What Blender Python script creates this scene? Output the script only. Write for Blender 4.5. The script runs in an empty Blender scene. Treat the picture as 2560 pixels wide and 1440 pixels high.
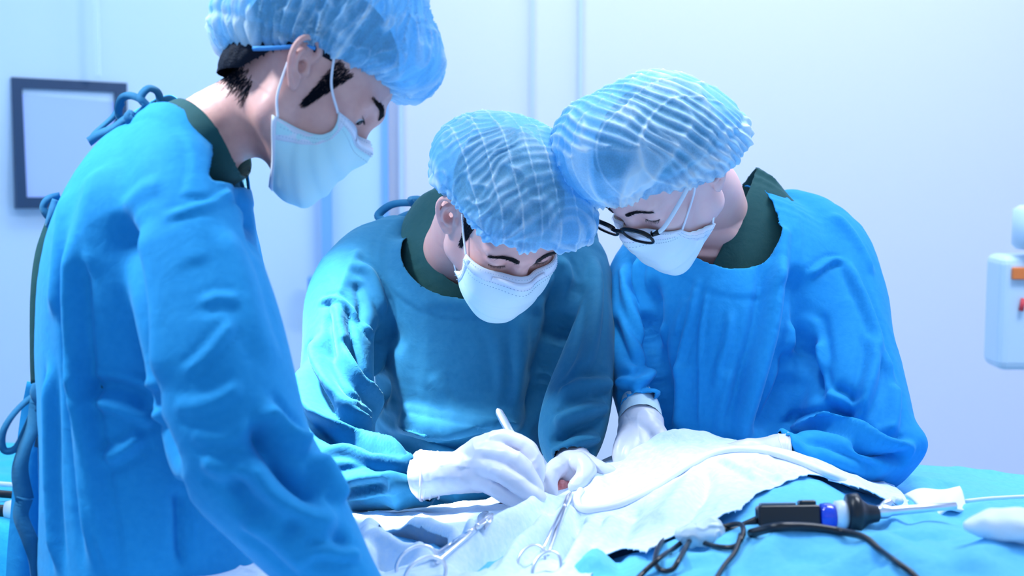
import bpy, math, random
import numpy as np
from mathutils import Vector, Matrix
from mathutils.bvhtree import BVHTree

# ------------------------------------------------------------------ camera, world, lights, exposure
scn = bpy.context.scene
COL = scn.collection
CAM = np.array([0.0, 0.0, 1.48]); PITCH = math.radians(6.0); FPX = 2560*50/36
RT = np.array([1.0, 0, 0]); UP = np.array([0, math.sin(PITCH), math.cos(PITCH)]); BK = np.array([0, -math.cos(PITCH), math.sin(PITCH)])
RC = np.array([RT, UP, BK]).T            # camera axes as columns
cd = bpy.data.cameras.new('camera'); cam = bpy.data.objects.new('camera', cd); COL.objects.link(cam)
cam.location = CAM; cam.rotation_euler = (math.pi/2-PITCH, 0, 0)
cd.lens = 50; cd.sensor_width = 36; cd.clip_start = .05
cd.dof.use_dof = True; cd.dof.focus_distance = 2.12; cd.dof.aperture_fstop = 4.0
scn.camera = cam
for _k, _v in (('max_bounces', 7), ('diffuse_bounces', 4), ('glossy_bounces', 2), ('transmission_bounces', 4), ('transparent_max_bounces', 10)): setattr(scn.cycles, _k, _v)
scn.view_settings.view_transform = 'Standard'; scn.view_settings.look = 'None'
scn.view_settings.exposure = 0.15; scn.view_settings.gamma = 1.0; scn.view_settings.use_curve_mapping = False
w = bpy.data.worlds.new('world'); scn.world = w; w.use_nodes = True
w.node_tree.nodes['Background'].inputs[0].default_value = (.52, .72, 1, 1)
w.node_tree.nodes['Background'].inputs[1].default_value = .80

def light(name, kind, loc, target, energy, color=(1, 1, 1), size=.5, size_y=None, spot=60, blend=.5):
    l = bpy.data.lights.new(name, kind); o = bpy.data.objects.new(name, l); COL.objects.link(o)
    o.location = loc; l.energy = energy; l.color = color
    if kind == 'AREA':
        l.size = size
        if size_y: l.shape = 'RECTANGLE'; l.size_y = size_y
    else: l.shadow_soft_size = size
    if kind == 'SPOT': l.spot_size = math.radians(spot); l.spot_blend = blend
    o.rotation_euler = (Vector(target)-Vector(loc)).to_track_quat('-Z', 'Y').to_euler()
    return o
light('surgical_lamp_light', 'SPOT', (.22, 1.95, 2.42), (.20, 2.08, .98), 46, (.93, .94, 1), .14, spot=34, blend=.85)
light('upper_left_spot', 'SPOT', (-1.35, 1.75, 2.75), (-.55, 1.9, 1.3), 230, (.85, .94, 1), .16, spot=40, blend=.8)
light('upper_left_spot', 'SPOT', (-.86, 2.08, 2.75), (-.37, 2.09, 1.08), 1700, (.88, .96, 1), .08, spot=17, blend=.5)  # narrow extra spot, added to brighten the bending surgeon's sleeve
light('ceiling_area_light', 'AREA', (-.9, 1.9, 2.93), (-.9, 1.9, 0), 10, (.8, .90, 1), 1.2, .6)
light('ceiling_area_light', 'AREA', (1.3, 2.3, 2.93), (1.3, 2.3, 0), 34, (.85, .91, 1), 1.2, .6)
light('ceiling_area_light', 'AREA', (.9, 4.0, 2.93), (.9, 4.2, 0), 12, (.86, .90, 1), 2.4, .6)  # added to brighten the back wall
light('ceiling_area_light', 'AREA', (-.6, 3.4, 2.93), (-.9, 3.7, 0), 8, (.78, .88, 1), 1.2, .6)  # added to brighten the left part of the walls

# ------------------------------------------------------------------ helpers
def P(px, py, d):
    """point seen at pixel px,py lying d metres away along the view axis"""
    v = np.array([(px-1280)*d/FPX, (720-py)*d/FPX, -d])
    return CAM + RC @ v
def lin(c):
    c = np.array(c, float)/255
    return tuple(np.where(c <= .04045, c/12.92, ((c+.055)/1.055)**2.4)) + (1,)
def norm(v):
    v = np.asarray(v, float); return v/(np.linalg.norm(v, axis=-1, keepdims=True)+1e-12)
def mat(name, col, rough=.6, **k):
    m = bpy.data.materials.new(name); m.use_nodes = True
    b = m.node_tree.nodes['Principled BSDF']; b.inputs['Base Color'].default_value = col if len(col) == 4 else (*col, 1)
    b.inputs['Roughness'].default_value = rough
    names = {'metal': 'Metallic', 'sheen': 'Sheen Weight', 'sss': 'Subsurface Weight', 'spec': 'Specular IOR Level', 'trans': 'Transmission Weight',
             'alpha': 'Alpha', 'coat': 'Coat Weight', 'ior': 'IOR'}
    for a, v in k.items():
        if a in names: b.inputs[names[a]].default_value = v
    if 'sheen' in k: b.inputs['Sheen Roughness'].default_value = .45; b.inputs['Sheen Tint'].default_value = k.get('tint', (.5, .85, 1, 1))
    if 'sss' in k: b.inputs['Subsurface Radius'].default_value = k.get('rad', (.012, .005, .004)); b.inputs['Subsurface Scale'].default_value = 1
    if 'emit' in k: b.inputs['Emission Color'].default_value = k['emit']; b.inputs['Emission Strength'].default_value = k.get('es', 1)
    nt = m.node_tree
    if 'bump' in k:   # (scale, strength, distance)
        s, st, ds = k['bump']
        tc = nt.nodes.new('ShaderNodeTexCoord'); n = nt.nodes.new('ShaderNodeTexNoise'); n.inputs['Scale'].default_value = s
        n.inputs['Detail'].default_value = 4
        bp = nt.nodes.new('ShaderNodeBump'); bp.inputs['Strength'].default_value = st; bp.inputs['Distance'].default_value = ds
        nt.links.new(tc.outputs['Object'], n.inputs['Vector']); nt.links.new(n.outputs['Fac'], bp.inputs['Height']); nt.links.new(bp.outputs['Normal'], b.inputs['Normal'])
    if 'vary' in k:   # (scale, colour b, amount)
        s, c2, am = k['vary']
        tc = nt.nodes.new('ShaderNodeTexCoord'); n = nt.nodes.new('ShaderNodeTexNoise'); n.inputs['Scale'].default_value = s; n.inputs['Detail'].default_value = 6
        mr = nt.nodes.new('ShaderNodeMapRange'); mr.inputs[1].default_value = .35; mr.inputs[2].default_value = .7; mr.inputs[4].default_value = am
        mx = nt.nodes.new('ShaderNodeMix'); mx.data_type = 'RGBA'; mx.inputs[6].default_value = (*col[:3], 1); mx.inputs[7].default_value = c2
        nt.links.new(tc.outputs['Object'], n.inputs['Vector']); nt.links.new(n.outputs['Fac'], mr.inputs[0]); nt.links.new(mr.outputs[0], mx.inputs[0])
        nt.links.new(mx.outputs[2], b.inputs['Base Color'])
    return m

def tag(o, label=None, cat=None, group=None, kind=None):
    for a, v in (('label', label), ('category', cat), ('group', group), ('kind', kind)):
        if v: o[a] = v
    return o
def mesh_obj(name, V, F, m, parent=None, base=None, smooth=True, attr=None):
    """V in world coordinates; the object's origin is its base (or its parent's)"""
    V = np.asarray(V, float)
    if parent is not None: base = np.array(parent['_b']) if '_b' in parent else np.zeros(3)
    if base is None: base = np.array([(V[:, 0].min()+V[:, 0].max())/2, (V[:, 1].min()+V[:, 1].max())/2, V[:, 2].min()])
    base = np.asarray(base, float)
    me = bpy.data.meshes.new(name)
    L = V-base
    if isinstance(F, np.ndarray) and F.ndim == 2:
        n, k = F.shape
        me.vertices.add(len(L)); me.vertices.foreach_set('co', L.astype(np.float32).ravel())
        me.loops.add(n*k); me.loops.foreach_set('vertex_index', F.astype(np.int32).ravel())
        me.polygons.add(n); me.polygons.foreach_set('loop_start', (np.arange(n)*k).astype(np.int32)); me.polygons.foreach_set('loop_total', np.full(n, k, np.int32))
        me.update(calc_edges=True); me.validate()
    else:
        me.from_pydata(L.tolist(), [], [list(f) for f in F]); me.update()
    if smooth: me.polygons.foreach_set('use_smooth', np.ones(len(me.polygons), bool))
    if attr:
        for k, a in attr.items():
            at = me.attributes.new(k, 'FLOAT', 'POINT'); at.data.foreach_set('value', np.asarray(a, np.float32))
    for mm in (m if isinstance(m, list) else [m]): me.materials.append(mm)
    o = bpy.data.objects.new(name, me); COL.objects.link(o)
    o['_b'] = [float(x) for x in base]
    if parent is None: o.location = base
    else: o.parent = parent
    return o
def empty(name, loc, label, cat, group=None):
    o = bpy.data.objects.new(name, None); COL.objects.link(o); o.location = loc; o['_b'] = [float(x) for x in loc]
    o.empty_display_size = .1
    return tag(o, label, cat, group)
def solidify(o, t, off=-1):
    md = o.modifiers.new('thickness', 'SOLIDIFY'); md.thickness = t; md.offset = off; return o

# simple shapes -> (V, F lists)
class MB:
    def __init__(s): s.V = []; s.F = []
    def add(s, V, F):
        b = len(s.V); s.V += [tuple(v) for v in V]; s.F += [tuple(i+b for i in f) for f in F]; return s
    def box(s, lo, hi, M=None):
        x0, y0, z0 = lo; x1, y1, z1 = hi
        V = np.array([(x0, y0, z0), (x1, y0, z0), (x1, y1, z0), (x0, y1, z0), (x0, y0, z1), (x1, y0, z1), (x1, y1, z1), (x0, y1, z1)], float)
        if M is not None: V = (np.asarray(M[0]) @ V.T).T + np.asarray(M[1])
        return s.add(V, [(3, 2, 1, 0), (4, 5, 6, 7), (0, 1, 5, 4), (1, 2, 6, 5), (2, 3, 7, 6), (3, 0, 4, 7)])
    def tube(s, pts, r, n=10, closed=False, sub=4, flat=1.0, upv=None):
        pts = np.asarray(pts, float)
        r = np.full(len(pts), r, float) if np.isscalar(r) else np.asarray(r, float)
        if sub > 1 and len(pts) > 2: pts, r = catmull(pts, sub, closed), catmull(r[:, None], sub, closed)[:, 0]
        m = len(pts); T = np.gradient(pts, axis=0)
        if closed: T = np.roll(pts, -1, 0)-np.roll(pts, 1, 0)
        T = norm(T); ref = norm(upv if upv is not None else (np.array([0, 0, 1.]) if abs(T[:, 2]).mean() < .8 else np.array([1., 0, 0])))
        rings = []; N = ref
        for i in range(m):
            N = (ref if upv is not None else N) - T[i]*np.dot(ref if upv is not None else N, T[i]); N = norm(N); B = np.cross(T[i], N)
            a = np.arange(n)*2*math.pi/n
            rings.append(pts[i]+r[i]*(np.cos(a)[:, None]*N*flat+np.sin(a)[:, None]*B))
        V = np.concatenate(rings); F = []
        for i in range(m if closed else m-1):
            for j in range(n):
                a, b = i*n+j, i*n+(j+1) % n; c, d = ((i+1) % m)*n+(j+1) % n, ((i+1) % m)*n+j
                F.append((a, b, c, d))
        if not closed: F.append(tuple(range(n-1, -1, -1))); F.append(tuple((m-1)*n+j for j in range(n)))
        return s.add(V, F)
    def lathe(s, prof, c, axis, n=24):
        """prof: (distance along axis, radius)"""
        axis = norm(axis); a1 = norm(np.cross(axis, [0.3, .2, 1])); a2 = np.cross(axis, a1); c = np.asarray(c, float); V = []; F = []
        for (h, r) in prof:
            for j in range(n):
                t = 2*math.pi*j/n; V.append(c+axis*h+r*(math.cos(t)*a1+math.sin(t)*a2))
        for i in range(len(prof)-1):
            for j in range(n): F.append((i*n+j, i*n+(j+1) % n, (i+1)*n+(j+1) % n, (i+1)*n+j))
        F.append(tuple(range(n-1, -1, -1))); F.append(tuple((len(prof)-1)*n+j for j in range(n)))
        return s.add(V, F)
    def build(s, name, m, parent=None, base=None, smooth=True, bevel=0, auto=None):
        o = mesh_obj(name, s.V, s.F, m, parent, base, smooth)
        if bevel:
            b = o.modifiers.new('edges', 'BEVEL'); b.width = bevel; b.segments = 3; b.limit_method = 'ANGLE'; b.angle_limit = .7
        return o
def catmull(A, sub, closed=False):
    A = np.asarray(A, float); n = len(A)
    if closed: Q = np.concatenate([A[-1:], A, A[:2]]); segs = n
    else: Q = np.concatenate([2*A[:1]-A[1:2], A, 2*A[-1:]-A[-2:-1]]); segs = n-1
    out = []
    for i in range(segs):
        p0, p1, p2, p3 = Q[i:i+4]
        for j in range(sub):
            t = j/sub
            out.append(.5*((2*p1)+(-p0+p2)*t+(2*p0-5*p1+4*p2-p3)*t*t+(-p0+3*p1-3*p2+p3)*t**3))
    if not closed: out.append(A[-1])
    return np.array(out)

# ---- noise
def _hash(i, j, k, s):
    h = (i*374761393 + j*668265263 + k*2147483647 + s*1274126177) & 0xffffffff
    h = ((h ^ (h >> 13))*1274126177) & 0xffffffff
    return ((h ^ (h >> 16)) & 0xffff)/32767.5-1
def noise(Pn, s=0):
    Pn = np.asarray(Pn, float); i = np.floor(Pn).astype(np.int64); f = Pn-i; u = f*f*f*(f*(f*6-15)+10)
    r = 0
    for a in (0, 1):
        for b in (0, 1):
            for c in (0, 1):
                wgt = (u[:, 0] if a else 1-u[:, 0])*(u[:, 1] if b else 1-u[:, 1])*(u[:, 2] if c else 1-u[:, 2])
                r = r+wgt*_hash(i[:, 0]+a, i[:, 1]+b, i[:, 2]+c, s)
    return r
def ridged(Pn, s=0): return (1-np.abs(noise(Pn, s))*1.6).clip(0, 1)**2

# ---- signed distance modelling
FAR = .06
def smin(a, b, k):
    if k <= 0: return np.minimum(a, b)
    h = np.maximum(k-np.abs(a-b), 0)/k
    return np.minimum(a, b)-h*h*k*.25
class SDF:
    def __init__(s): s.p = []
    def _add(s, f, lo, hi, k, sub): s.p.append((f, np.asarray(lo, float), np.asarray(hi, float), k, sub)); return s
    def cone(s, a, b, r1, r2, k=.01, sub=False):
        a = np.asarray(a, float); b = np.asarray(b, float); ab = b-a; L = max(ab@ab, 1e-12); R = max(r1, r2)
        def f(Q):
            t = np.clip(((Q-a)@ab)/L, 0, 1); return np.linalg.norm(Q-a-t[:, None]*ab, axis=1)-(r1+(r2-r1)*t)
        return s._add(f, np.minimum(a, b)-R, np.maximum(a, b)+R, k, sub)
    def ell(s, c, r, k=.01, M=None, sub=False):
        c = np.asarray(c, float); r = np.asarray(r, float); M = np.eye(3) if M is None else np.asarray(M, float)   # M columns = local axes
        R = r.max()
        def f(Q):
            q = (Q-c)@M; k0 = np.linalg.norm(q/r, axis=1); k1 = np.linalg.norm(q/(r*r), axis=1)+1e-9
            return k0*(k0-1)/k1
        e = np.sqrt(((M*r)**2).sum(1))
        return s._add(f, c-e, c+e, k, sub)
    def loft(s, C, U, V, k=.01, dense=5, cap=1.0, pw=2.0, sub=False):
        C, U, V = (catmull(np.asarray(x, float), dense) for x in (C, U, V)); n = len(C)-1
        def mk(i):
            c0, c1, u0, u1, v0, v1 = C[i], C[i+1], U[i], U[i+1], V[i], V[i+1]; ax = c1-c0; L2 = ax@ax+1e-12; L = math.sqrt(L2)
            lo0, hi0 = (i == 0), (i == n-1)
            def f(Q):
                tt = ((Q-c0)@ax)/L2; t = np.clip(tt, 0, 1)[:, None]
                c = c0+t*ax; u = u0+t*(u1-u0); v = v0+t*(v1-v0); q = Q-c
                lu = np.sqrt((u*u).sum(1)); lv = np.sqrt((v*v).sum(1))
                a = np.abs((q*u).sum(1))/lu**2; b = np.abs((q*v).sum(1))/lv**2
                wv = np.abs(tt-t[:, 0])*L/(np.minimum(lu, lv)*cap)
                rho = np.sqrt(a*a+b*b+wv*wv) if pw == 2 else (a**pw+b**pw+wv**pw)**(1/pw)
                # gradient-scaled distance
                g = np.sqrt((a/lu)**2+(b/lv)**2+(wv/(np.minimum(lu, lv)*cap))**2)+1e-6
                return np.where(rho > .3, rho*(rho-1)/g, -.7*np.minimum(lu, lv))
            R = max(np.linalg.norm(u0), np.linalg.norm(u1), np.linalg.norm(v0), np.linalg.norm(v1))
            return f, np.minimum(c0, c1)-R, np.maximum(c0, c1)+R
        fs = [mk(i) for i in range(n)]
        lo = np.min([x[1] for x in fs], 0); hi = np.max([x[2] for x in fs], 0)
        s.p.append((fs, lo, hi, k, sub)); return s
    def _prim(s, f, Q):
        if not isinstance(f, list): return f(Q)
        d = np.full(len(Q), FAR)
        for g, lo, hi in f:
            m = np.all((Q > lo-.03) & (Q < hi+.03), axis=1)
            if m.any(): d[m] = np.minimum(d[m], g(Q[m]))
        return d
    def at(s, Q):
        Q = np.asarray(Q, float); d = np.full(len(Q), FAR)
        for f, lo, hi, k, sub in s.p:
            m = np.all((Q > lo-FAR) & (Q < hi+FAR), axis=1)
            if not m.any(): continue
            v = s._prim(f, Q[m]); d[m] = -smin(-d[m], v, k) if sub else smin(d[m], v, k)
        return d
    def mesh(s, h, lo=None, hi=None, smooth=1, extra=None):
        lo = np.min([p[1] for p in s.p if not p[4]], 0)-3*h if lo is None else np.asarray(lo, float)
        hi = np.max([p[2] for p in s.p if not p[4]], 0)+3*h if hi is None else np.asarray(hi, float)
        n = np.ceil((hi-lo)/h).astype(int)+1
        D = np.full(n, FAR, np.float32); ax = [lo[i]+np.arange(n[i])*h for i in range(3)]
        def block(l, u, mg):
            a = np.clip(np.floor((l-mg-lo)/h).astype(int), 0, n); b = np.clip(np.ceil((u+mg-lo)/h).astype(int)+1, 0, n)
            return a, b
        def grid(a, b): return np.stack(np.meshgrid(ax[0][a[0]:b[0]], ax[1][a[1]:b[1]], ax[2][a[2]:b[2]], indexing='ij'), -1).reshape(-1, 3)
        for f, l, u, k, sub in s.p:
            mg = k+2*h; a, b = block(l, u, mg)
            if (b <= a).any(): continue
            sh = tuple(b-a); E = np.full(sh, FAR, np.float32)
            for g, gl, gu in (f if isinstance(f, list) else [(f, l, u)]):
                a2, b2 = block(gl, gu, mg)
                if (b2 <= a2).any(): continue
                v = g(grid(a2, b2)).reshape(tuple(b2-a2)); o = a2-a; e = b2-a
                sl = tuple(slice(o[i], e[i]) for i in range(3)); E[sl] = np.minimum(E[sl], v)
            sl = tuple(slice(a[i], b[i]) for i in range(3))
            D[sl] = -smin(-D[sl], E, k) if sub else smin(D[sl], E, k)
        if extra is not None: D = extra(D, lo, h, n)
        V, F = surfnet(D); V = lo+V*h
        return lap(V, F, smooth), F
def surfnet(D):
    S = D < 0; n = np.array(D.shape)
    c = S[:-1, :-1, :-1].astype(np.int8)
    for o in [(1,0,0),(0,1,0),(1,1,0),(0,0,1),(1,0,1),(0,1,1),(1,1,1)]:
        c = c+S[o[0]:n[0]-1+o[0], o[1]:n[1]-1+o[1], o[2]:n[2]-1+o[2]]
    act = (c > 0) & (c < 8); idx = np.argwhere(act); vid = np.full(act.shape, -1, np.int64); vid[act] = np.arange(len(idx))
    cs = np.array([(i, j, k) for i in (0, 1) for j in (0, 1) for k in (0, 1)])
    vals = np.stack([D[idx[:, 0]+a, idx[:, 1]+b, idx[:, 2]+e] for a, b, e in cs], 1)
    acc = np.zeros((len(idx), 3)); cnt = np.zeros(len(idx))
    for p in range(8):
        for q in range(p+1, 8):
            if np.abs(cs[p]-cs[q]).sum() != 1: continue
            a, b = vals[:, p], vals[:, q]; m = (a < 0) != (b < 0); t = a[m]/(a[m]-b[m])
            acc[m] += cs[p]+t[:, None]*(cs[q]-cs[p]); cnt[m] += 1
    V = idx+acc/cnt[:, None]; quads = []
    for axi in range(3):
        o = [0, 0, 0]; o[axi] = 1
        A = S[:n[0]-o[0], :n[1]-o[1], :n[2]-o[2]]; B = S[o[0]:, o[1]:, o[2]:]
        e = np.argwhere(A != B); b_, c_ = (axi+1) % 3, (axi+2) % 3
        e = e[(e[:, b_] > 0) & (e[:, c_] > 0) & (e[:, b_] < n[b_]-1) & (e[:, c_] < n[c_]-1)]
        inn = A[e[:, 0], e[:, 1], e[:, 2]]
        def g(db, dc):
            t = e.copy(); t[:, b_] -= db; t[:, c_] -= dc; return vid[t[:, 0], t[:, 1], t[:, 2]]
        q = np.stack([g(1, 1), g(0, 1), g(0, 0), g(1, 0)], 1); q[~inn] = q[~inn][:, ::-1]; quads.append(q)
    return V, np.concatenate(quads)
def lap(V, F, it=1, w=.5):
    if it <= 0: return V
    n = len(V); a = F.ravel(); b = np.roll(F, -1, 1).ravel(); i = np.concatenate([a, b]); j = np.concatenate([b, a]); c = np.bincount(i, minlength=n)
    for _ in range(it):
        V = V*(1-w)+w*np.stack([np.bincount(i, V[j, k], n)/np.maximum(c, 1) for k in range(3)], 1)
    return V
def normals(V, F):
    n = np.cross(V[F[:, 2]]-V[F[:, 0]], V[F[:, 3]]-V[F[:, 1]]); N = np.zeros_like(V)
    for k in range(4):
        for c in range(3): N[:, c] += np.bincount(F[:, k], n[:, c], len(V))
    return norm(N)
def cut(V, F, g, h, steps=4):
    """drop the faces where g<0 and slide the rim onto g=0"""
    G = g(V); keep = (G[F] > 0).sum(1) >= 1; F = F[keep]
    used = np.unique(F); mp = np.full(len(V), -1); mp[used] = np.arange(len(used)); V = V[used].copy(); F = mp[F]
    e = np.sort(np.stack([F, np.roll(F, -1, 1)], -1).reshape(-1, 2), 1); key = e[:, 0]*len(V)+e[:, 1]; u, c = np.unique(key, return_counts=True)
    bd = u[c == 1]; bv = np.unique(np.concatenate([bd//len(V), bd % len(V)]))
    G = g(V[bv]); m = np.abs(G) < 2.2*h; bv = bv[m]
    for _ in range(steps):
        p = V[bv]; g0 = g(p); e = h*.1; gr = np.stack([(g(p+np.eye(3)[i]*e)-g0)/e for i in range(3)], 1)
        st = g0[:, None]*gr/((gr**2).sum(1)[:, None]+1e-6); l = np.linalg.norm(st, axis=1, keepdims=True)
        V[bv] = p-st*np.minimum(1, 1.5*h/(l+1e-9))
    return V, F
def stn(L, vdir=None):
    """stations (px,py,half-width px,depth,half-thickness m) -> centres and half axes"""
    L = np.array(L, float); C = np.array([P(a[0], a[1], a[3]) for a in L]); T = norm(np.gradient(C, axis=0))
    U = []; W = []
    for c, t, a in zip(C, T, L):
        view = norm(c-CAM); tv = t-view*(t@view)
        tv = norm(tv) if np.linalg.norm(tv) > .15 else norm(UP*-1); u = norm(np.cross(tv, view))
        U.append(u*a[2]*a[3]/FPX); W.append(norm(np.cross(u, t))*a[4])
    return C, np.array(U), np.array(W)
def bvh(V, F): return BVHTree.FromPolygons([Vector(v) for v in V], [tuple(int(i) for i in f) for f in F])
def shoot(tree, px, py, miss=None):
    d = P(px, py, 1.)-CAM; hit = tree.ray_cast(Vector(CAM), Vector(norm(d)))[0]
    return np.array(hit) if hit is not None else miss
def strokes(V, F, N, L, tree=None):
    """folds laid on the cloth: (points seen, width m, height m[, skew]); ridges >0, valleys <0"""
    tree = tree or bvh(V, F); D = np.zeros(len(V)); 
    for s in L:
        pts = catmull(np.array(s[0], float), 5) if len(s[0]) > 2 else np.linspace(s[0][0], s[0][1], 8)
        H = [shoot(tree, *p) for p in pts]; H = [x for x in H if x is not None]
        if len(H) < 2: continue
        H = np.array(H); ok = [0]
        for i in range(1, len(H)):
            if np.linalg.norm(H[i]-H[ok[-1]]) < .14: ok.append(i)
        H = H[ok]
        if len(H) < 2: continue
        wd, ht = s[1], s[2]; m = np.where(np.all((V > H.min(0)-3*wd) & (V < H.max(0)+3*wd), axis=1))[0]
        if not len(m): continue
        Q = V[m]; best = np.full(len(m), 9.); par = np.zeros(len(m)); seg = np.linalg.norm(np.diff(H, axis=0), axis=1); cum = np.r_[0, np.cumsum(seg)]; tot = cum[-1]+1e-9
        for i in range(len(H)-1):
            a, b = H[i], H[i+1]; ab = b-a; t = np.clip(((Q-a)@ab)/(ab@ab+1e-12), 0, 1); d = np.linalg.norm(Q-a-t[:, None]*ab, axis=1)
            u = d < best; best[u] = d[u]; par[u] = ((cum[i]+t*seg[i])/tot)[u]
        tp = np.clip(np.minimum(par, 1-par)*5+.12, 0, 1); tp = tp*tp*(3-2*tp)
        x = (np.sqrt((best/wd)**2+.08)-.2828).clip(0)
        D[m] += 1.9*ht*tp*np.exp(-(x*.95)**1.35)
        if len(s) > 3: D[m] -= 1.6*s[3]*ht*tp*np.exp(-((x-1.6)/.7)**2)
    return V+N*D[:, None]
#BODY#
# ------------------------------------------------------------------ materials
def cloth(name, col, sheen=.5, fine=900, tint=(.5, .9, 1, 1), bigv=.34):
    m = mat(name, col, .82, sheen=sheen, tint=tint, spec=.25)
    nt = m.node_tree; b = nt.nodes['Principled BSDF']; tc = nt.nodes.new('ShaderNodeTexCoord')
    n1 = nt.nodes.new('ShaderNodeTexNoise'); n1.inputs['Scale'].default_value = fine; n1.inputs['Detail'].default_value = 2
    n2 = nt.nodes.new('ShaderNodeTexNoise'); n2.inputs['Scale'].default_value = 38; n2.inputs['Detail'].default_value = 5; n2.inputs['Distortion'].default_value = .6
    b1 = nt.nodes.new('ShaderNodeBump'); b1.inputs['Strength'].default_value = .12; b1.inputs['Distance'].default_value = .0006
    b2 = nt.nodes.new('ShaderNodeBump'); b2.inputs['Strength'].default_value = bigv; b2.inputs['Distance'].default_value = .004
    nt.links.new(tc.outputs['Object'], n1.inputs['Vector']); nt.links.new(tc.outputs['Object'], n2.inputs['Vector'])
    nt.links.new(n1.outputs['Fac'], b1.inputs['Height']); nt.links.new(n2.outputs['Fac'], b2.inputs['Height'])
    nt.links.new(b1.outputs['Normal'], b2.inputs['Normal']); nt.links.new(b2.outputs['Normal'], b.inputs['Normal'])
    mx = nt.nodes.new('ShaderNodeMix'); mx.data_type = 'RGBA'; mx.inputs[6].default_value = col; mx.inputs[7].default_value = (min(1, col[0]*1.6+.01), min(1, col[1]*1.25), min(1, col[2]*1.12), 1)
    n3 = nt.nodes.new('ShaderNodeTexNoise'); n3.inputs['Scale'].default_value = 120; n3.inputs['Detail'].default_value = 6
    nt.links.new(tc.outputs['Object'], n3.inputs['Vector']); nt.links.new(n3.outputs['Fac'], mx.inputs[0]); nt.links.new(mx.outputs[2], b.inputs['Base Color'])
    return m
M = {}
M['gown_blue'] = cloth('blue_gown_cotton', (.003, .24, .58, 1), .12)
M['gown_teal'] = cloth('teal_gown_cotton', (.002, .105, .23, 1), .10, tint=(.55, 1, 1, 1))
M['gown_royal'] = cloth('royal_blue_gown_cotton', (.003, .25, .64, 1), .10)
M['scrub'] = cloth('dark_green_scrub_cotton', (.004, .062, .075, 1), .12)
M['tie'] = cloth('dark_blue_tie_cotton', (.004, .12, .28, 1), .2)
M['skin_tan'] = mat('tan_skin', (.80, .45, .40), .48, sss=.25, bump=(260, .12, .001), vary=(60, (.66, .33, .31, 1), .6))
M['skin_pale'] = mat('pale_skin', (.86, .55, .53), .42, sss=.25, bump=(260, .1, .001), vary=(50, (.84, .46, .47, 1), .5))
M['skin_mid'] = mat('warm_skin', (.78, .43, .38), .42, sss=.25, bump=(260, .12, .001), vary=(50, (.76, .36, .34, 1), .5))
M['hair'] = mat('black_hair', (.004, .008, .020), .65, spec=.15, bump=(400, .6, .002))
M['brow'] = mat('brow_hair', (.012, .010, .016), .6)
M['eye'] = mat('eye_white', (.5, .52, .6), .15); M['iris'] = mat('dark_iris', (.01, .008, .01), .1)
M['lip'] = mat('lip', (.6, .2, .2), .4)
M['mask_white'] = mat('white_mask_fabric', (.74, .87, .93), .8, sheen=.2, bump=(1400, .2, .0004), sss=.1)
M['mask_aqua'] = mat('aqua_mask_fabric', (.60, .90, .96), .8, sheen=.2, bump=(1400, .2, .0004), sss=.1)
M['mask_trim'] = mat('mask_trim', (.82, .86, .98), .7)
M['stitch'] = mat('mask_stitch', (.36, .55, .68), .8)
M['loop'] = mat('elastic_loop', (.85, .88, 1), .6)
M['glove'] = mat('latex_glove', (.76, .74, .88), .38, sss=.25, rad=(.008, .004, .004), bump=(45, .18, .004))
M['cuff'] = mat('ribbed_cuff_cotton', (.55, .75, .88), .8, bump=(600, .4, .001))
M['steel'] = mat('polished_steel', (.86, .86, .92), .3, metal=1)
M['black_plastic'] = mat('black_plastic', (.008, .010, .016), .3)
M['specs'] = mat('black_spectacle_frame', (.003, .004, .007), .22, spec=.3)
M['white_plastic'] = mat('white_plastic', (.8, .86, .95), .35)
M['gold'] = mat('gold', (.9, .6, .15), .25, metal=1)
M['wall'] = mat('pale_wall_panel', (.78, .81, .97), .55)
M['wall_left'] = mat('pale_blue_wall_panel', (.60, .78, .98), .55)
M['ceiling'] = mat('white_ceiling', (.85, .92, .97), .8)
M['floor'] = mat('grey_vinyl_floor', (.33, .5, .6), .35, vary=(30, (.4, .56, .66, 1), .7))
M['trousers'] = M['scrub']
M['shoe'] = mat('white_clog_rubber', (.7, .75, .8), .5)

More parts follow.
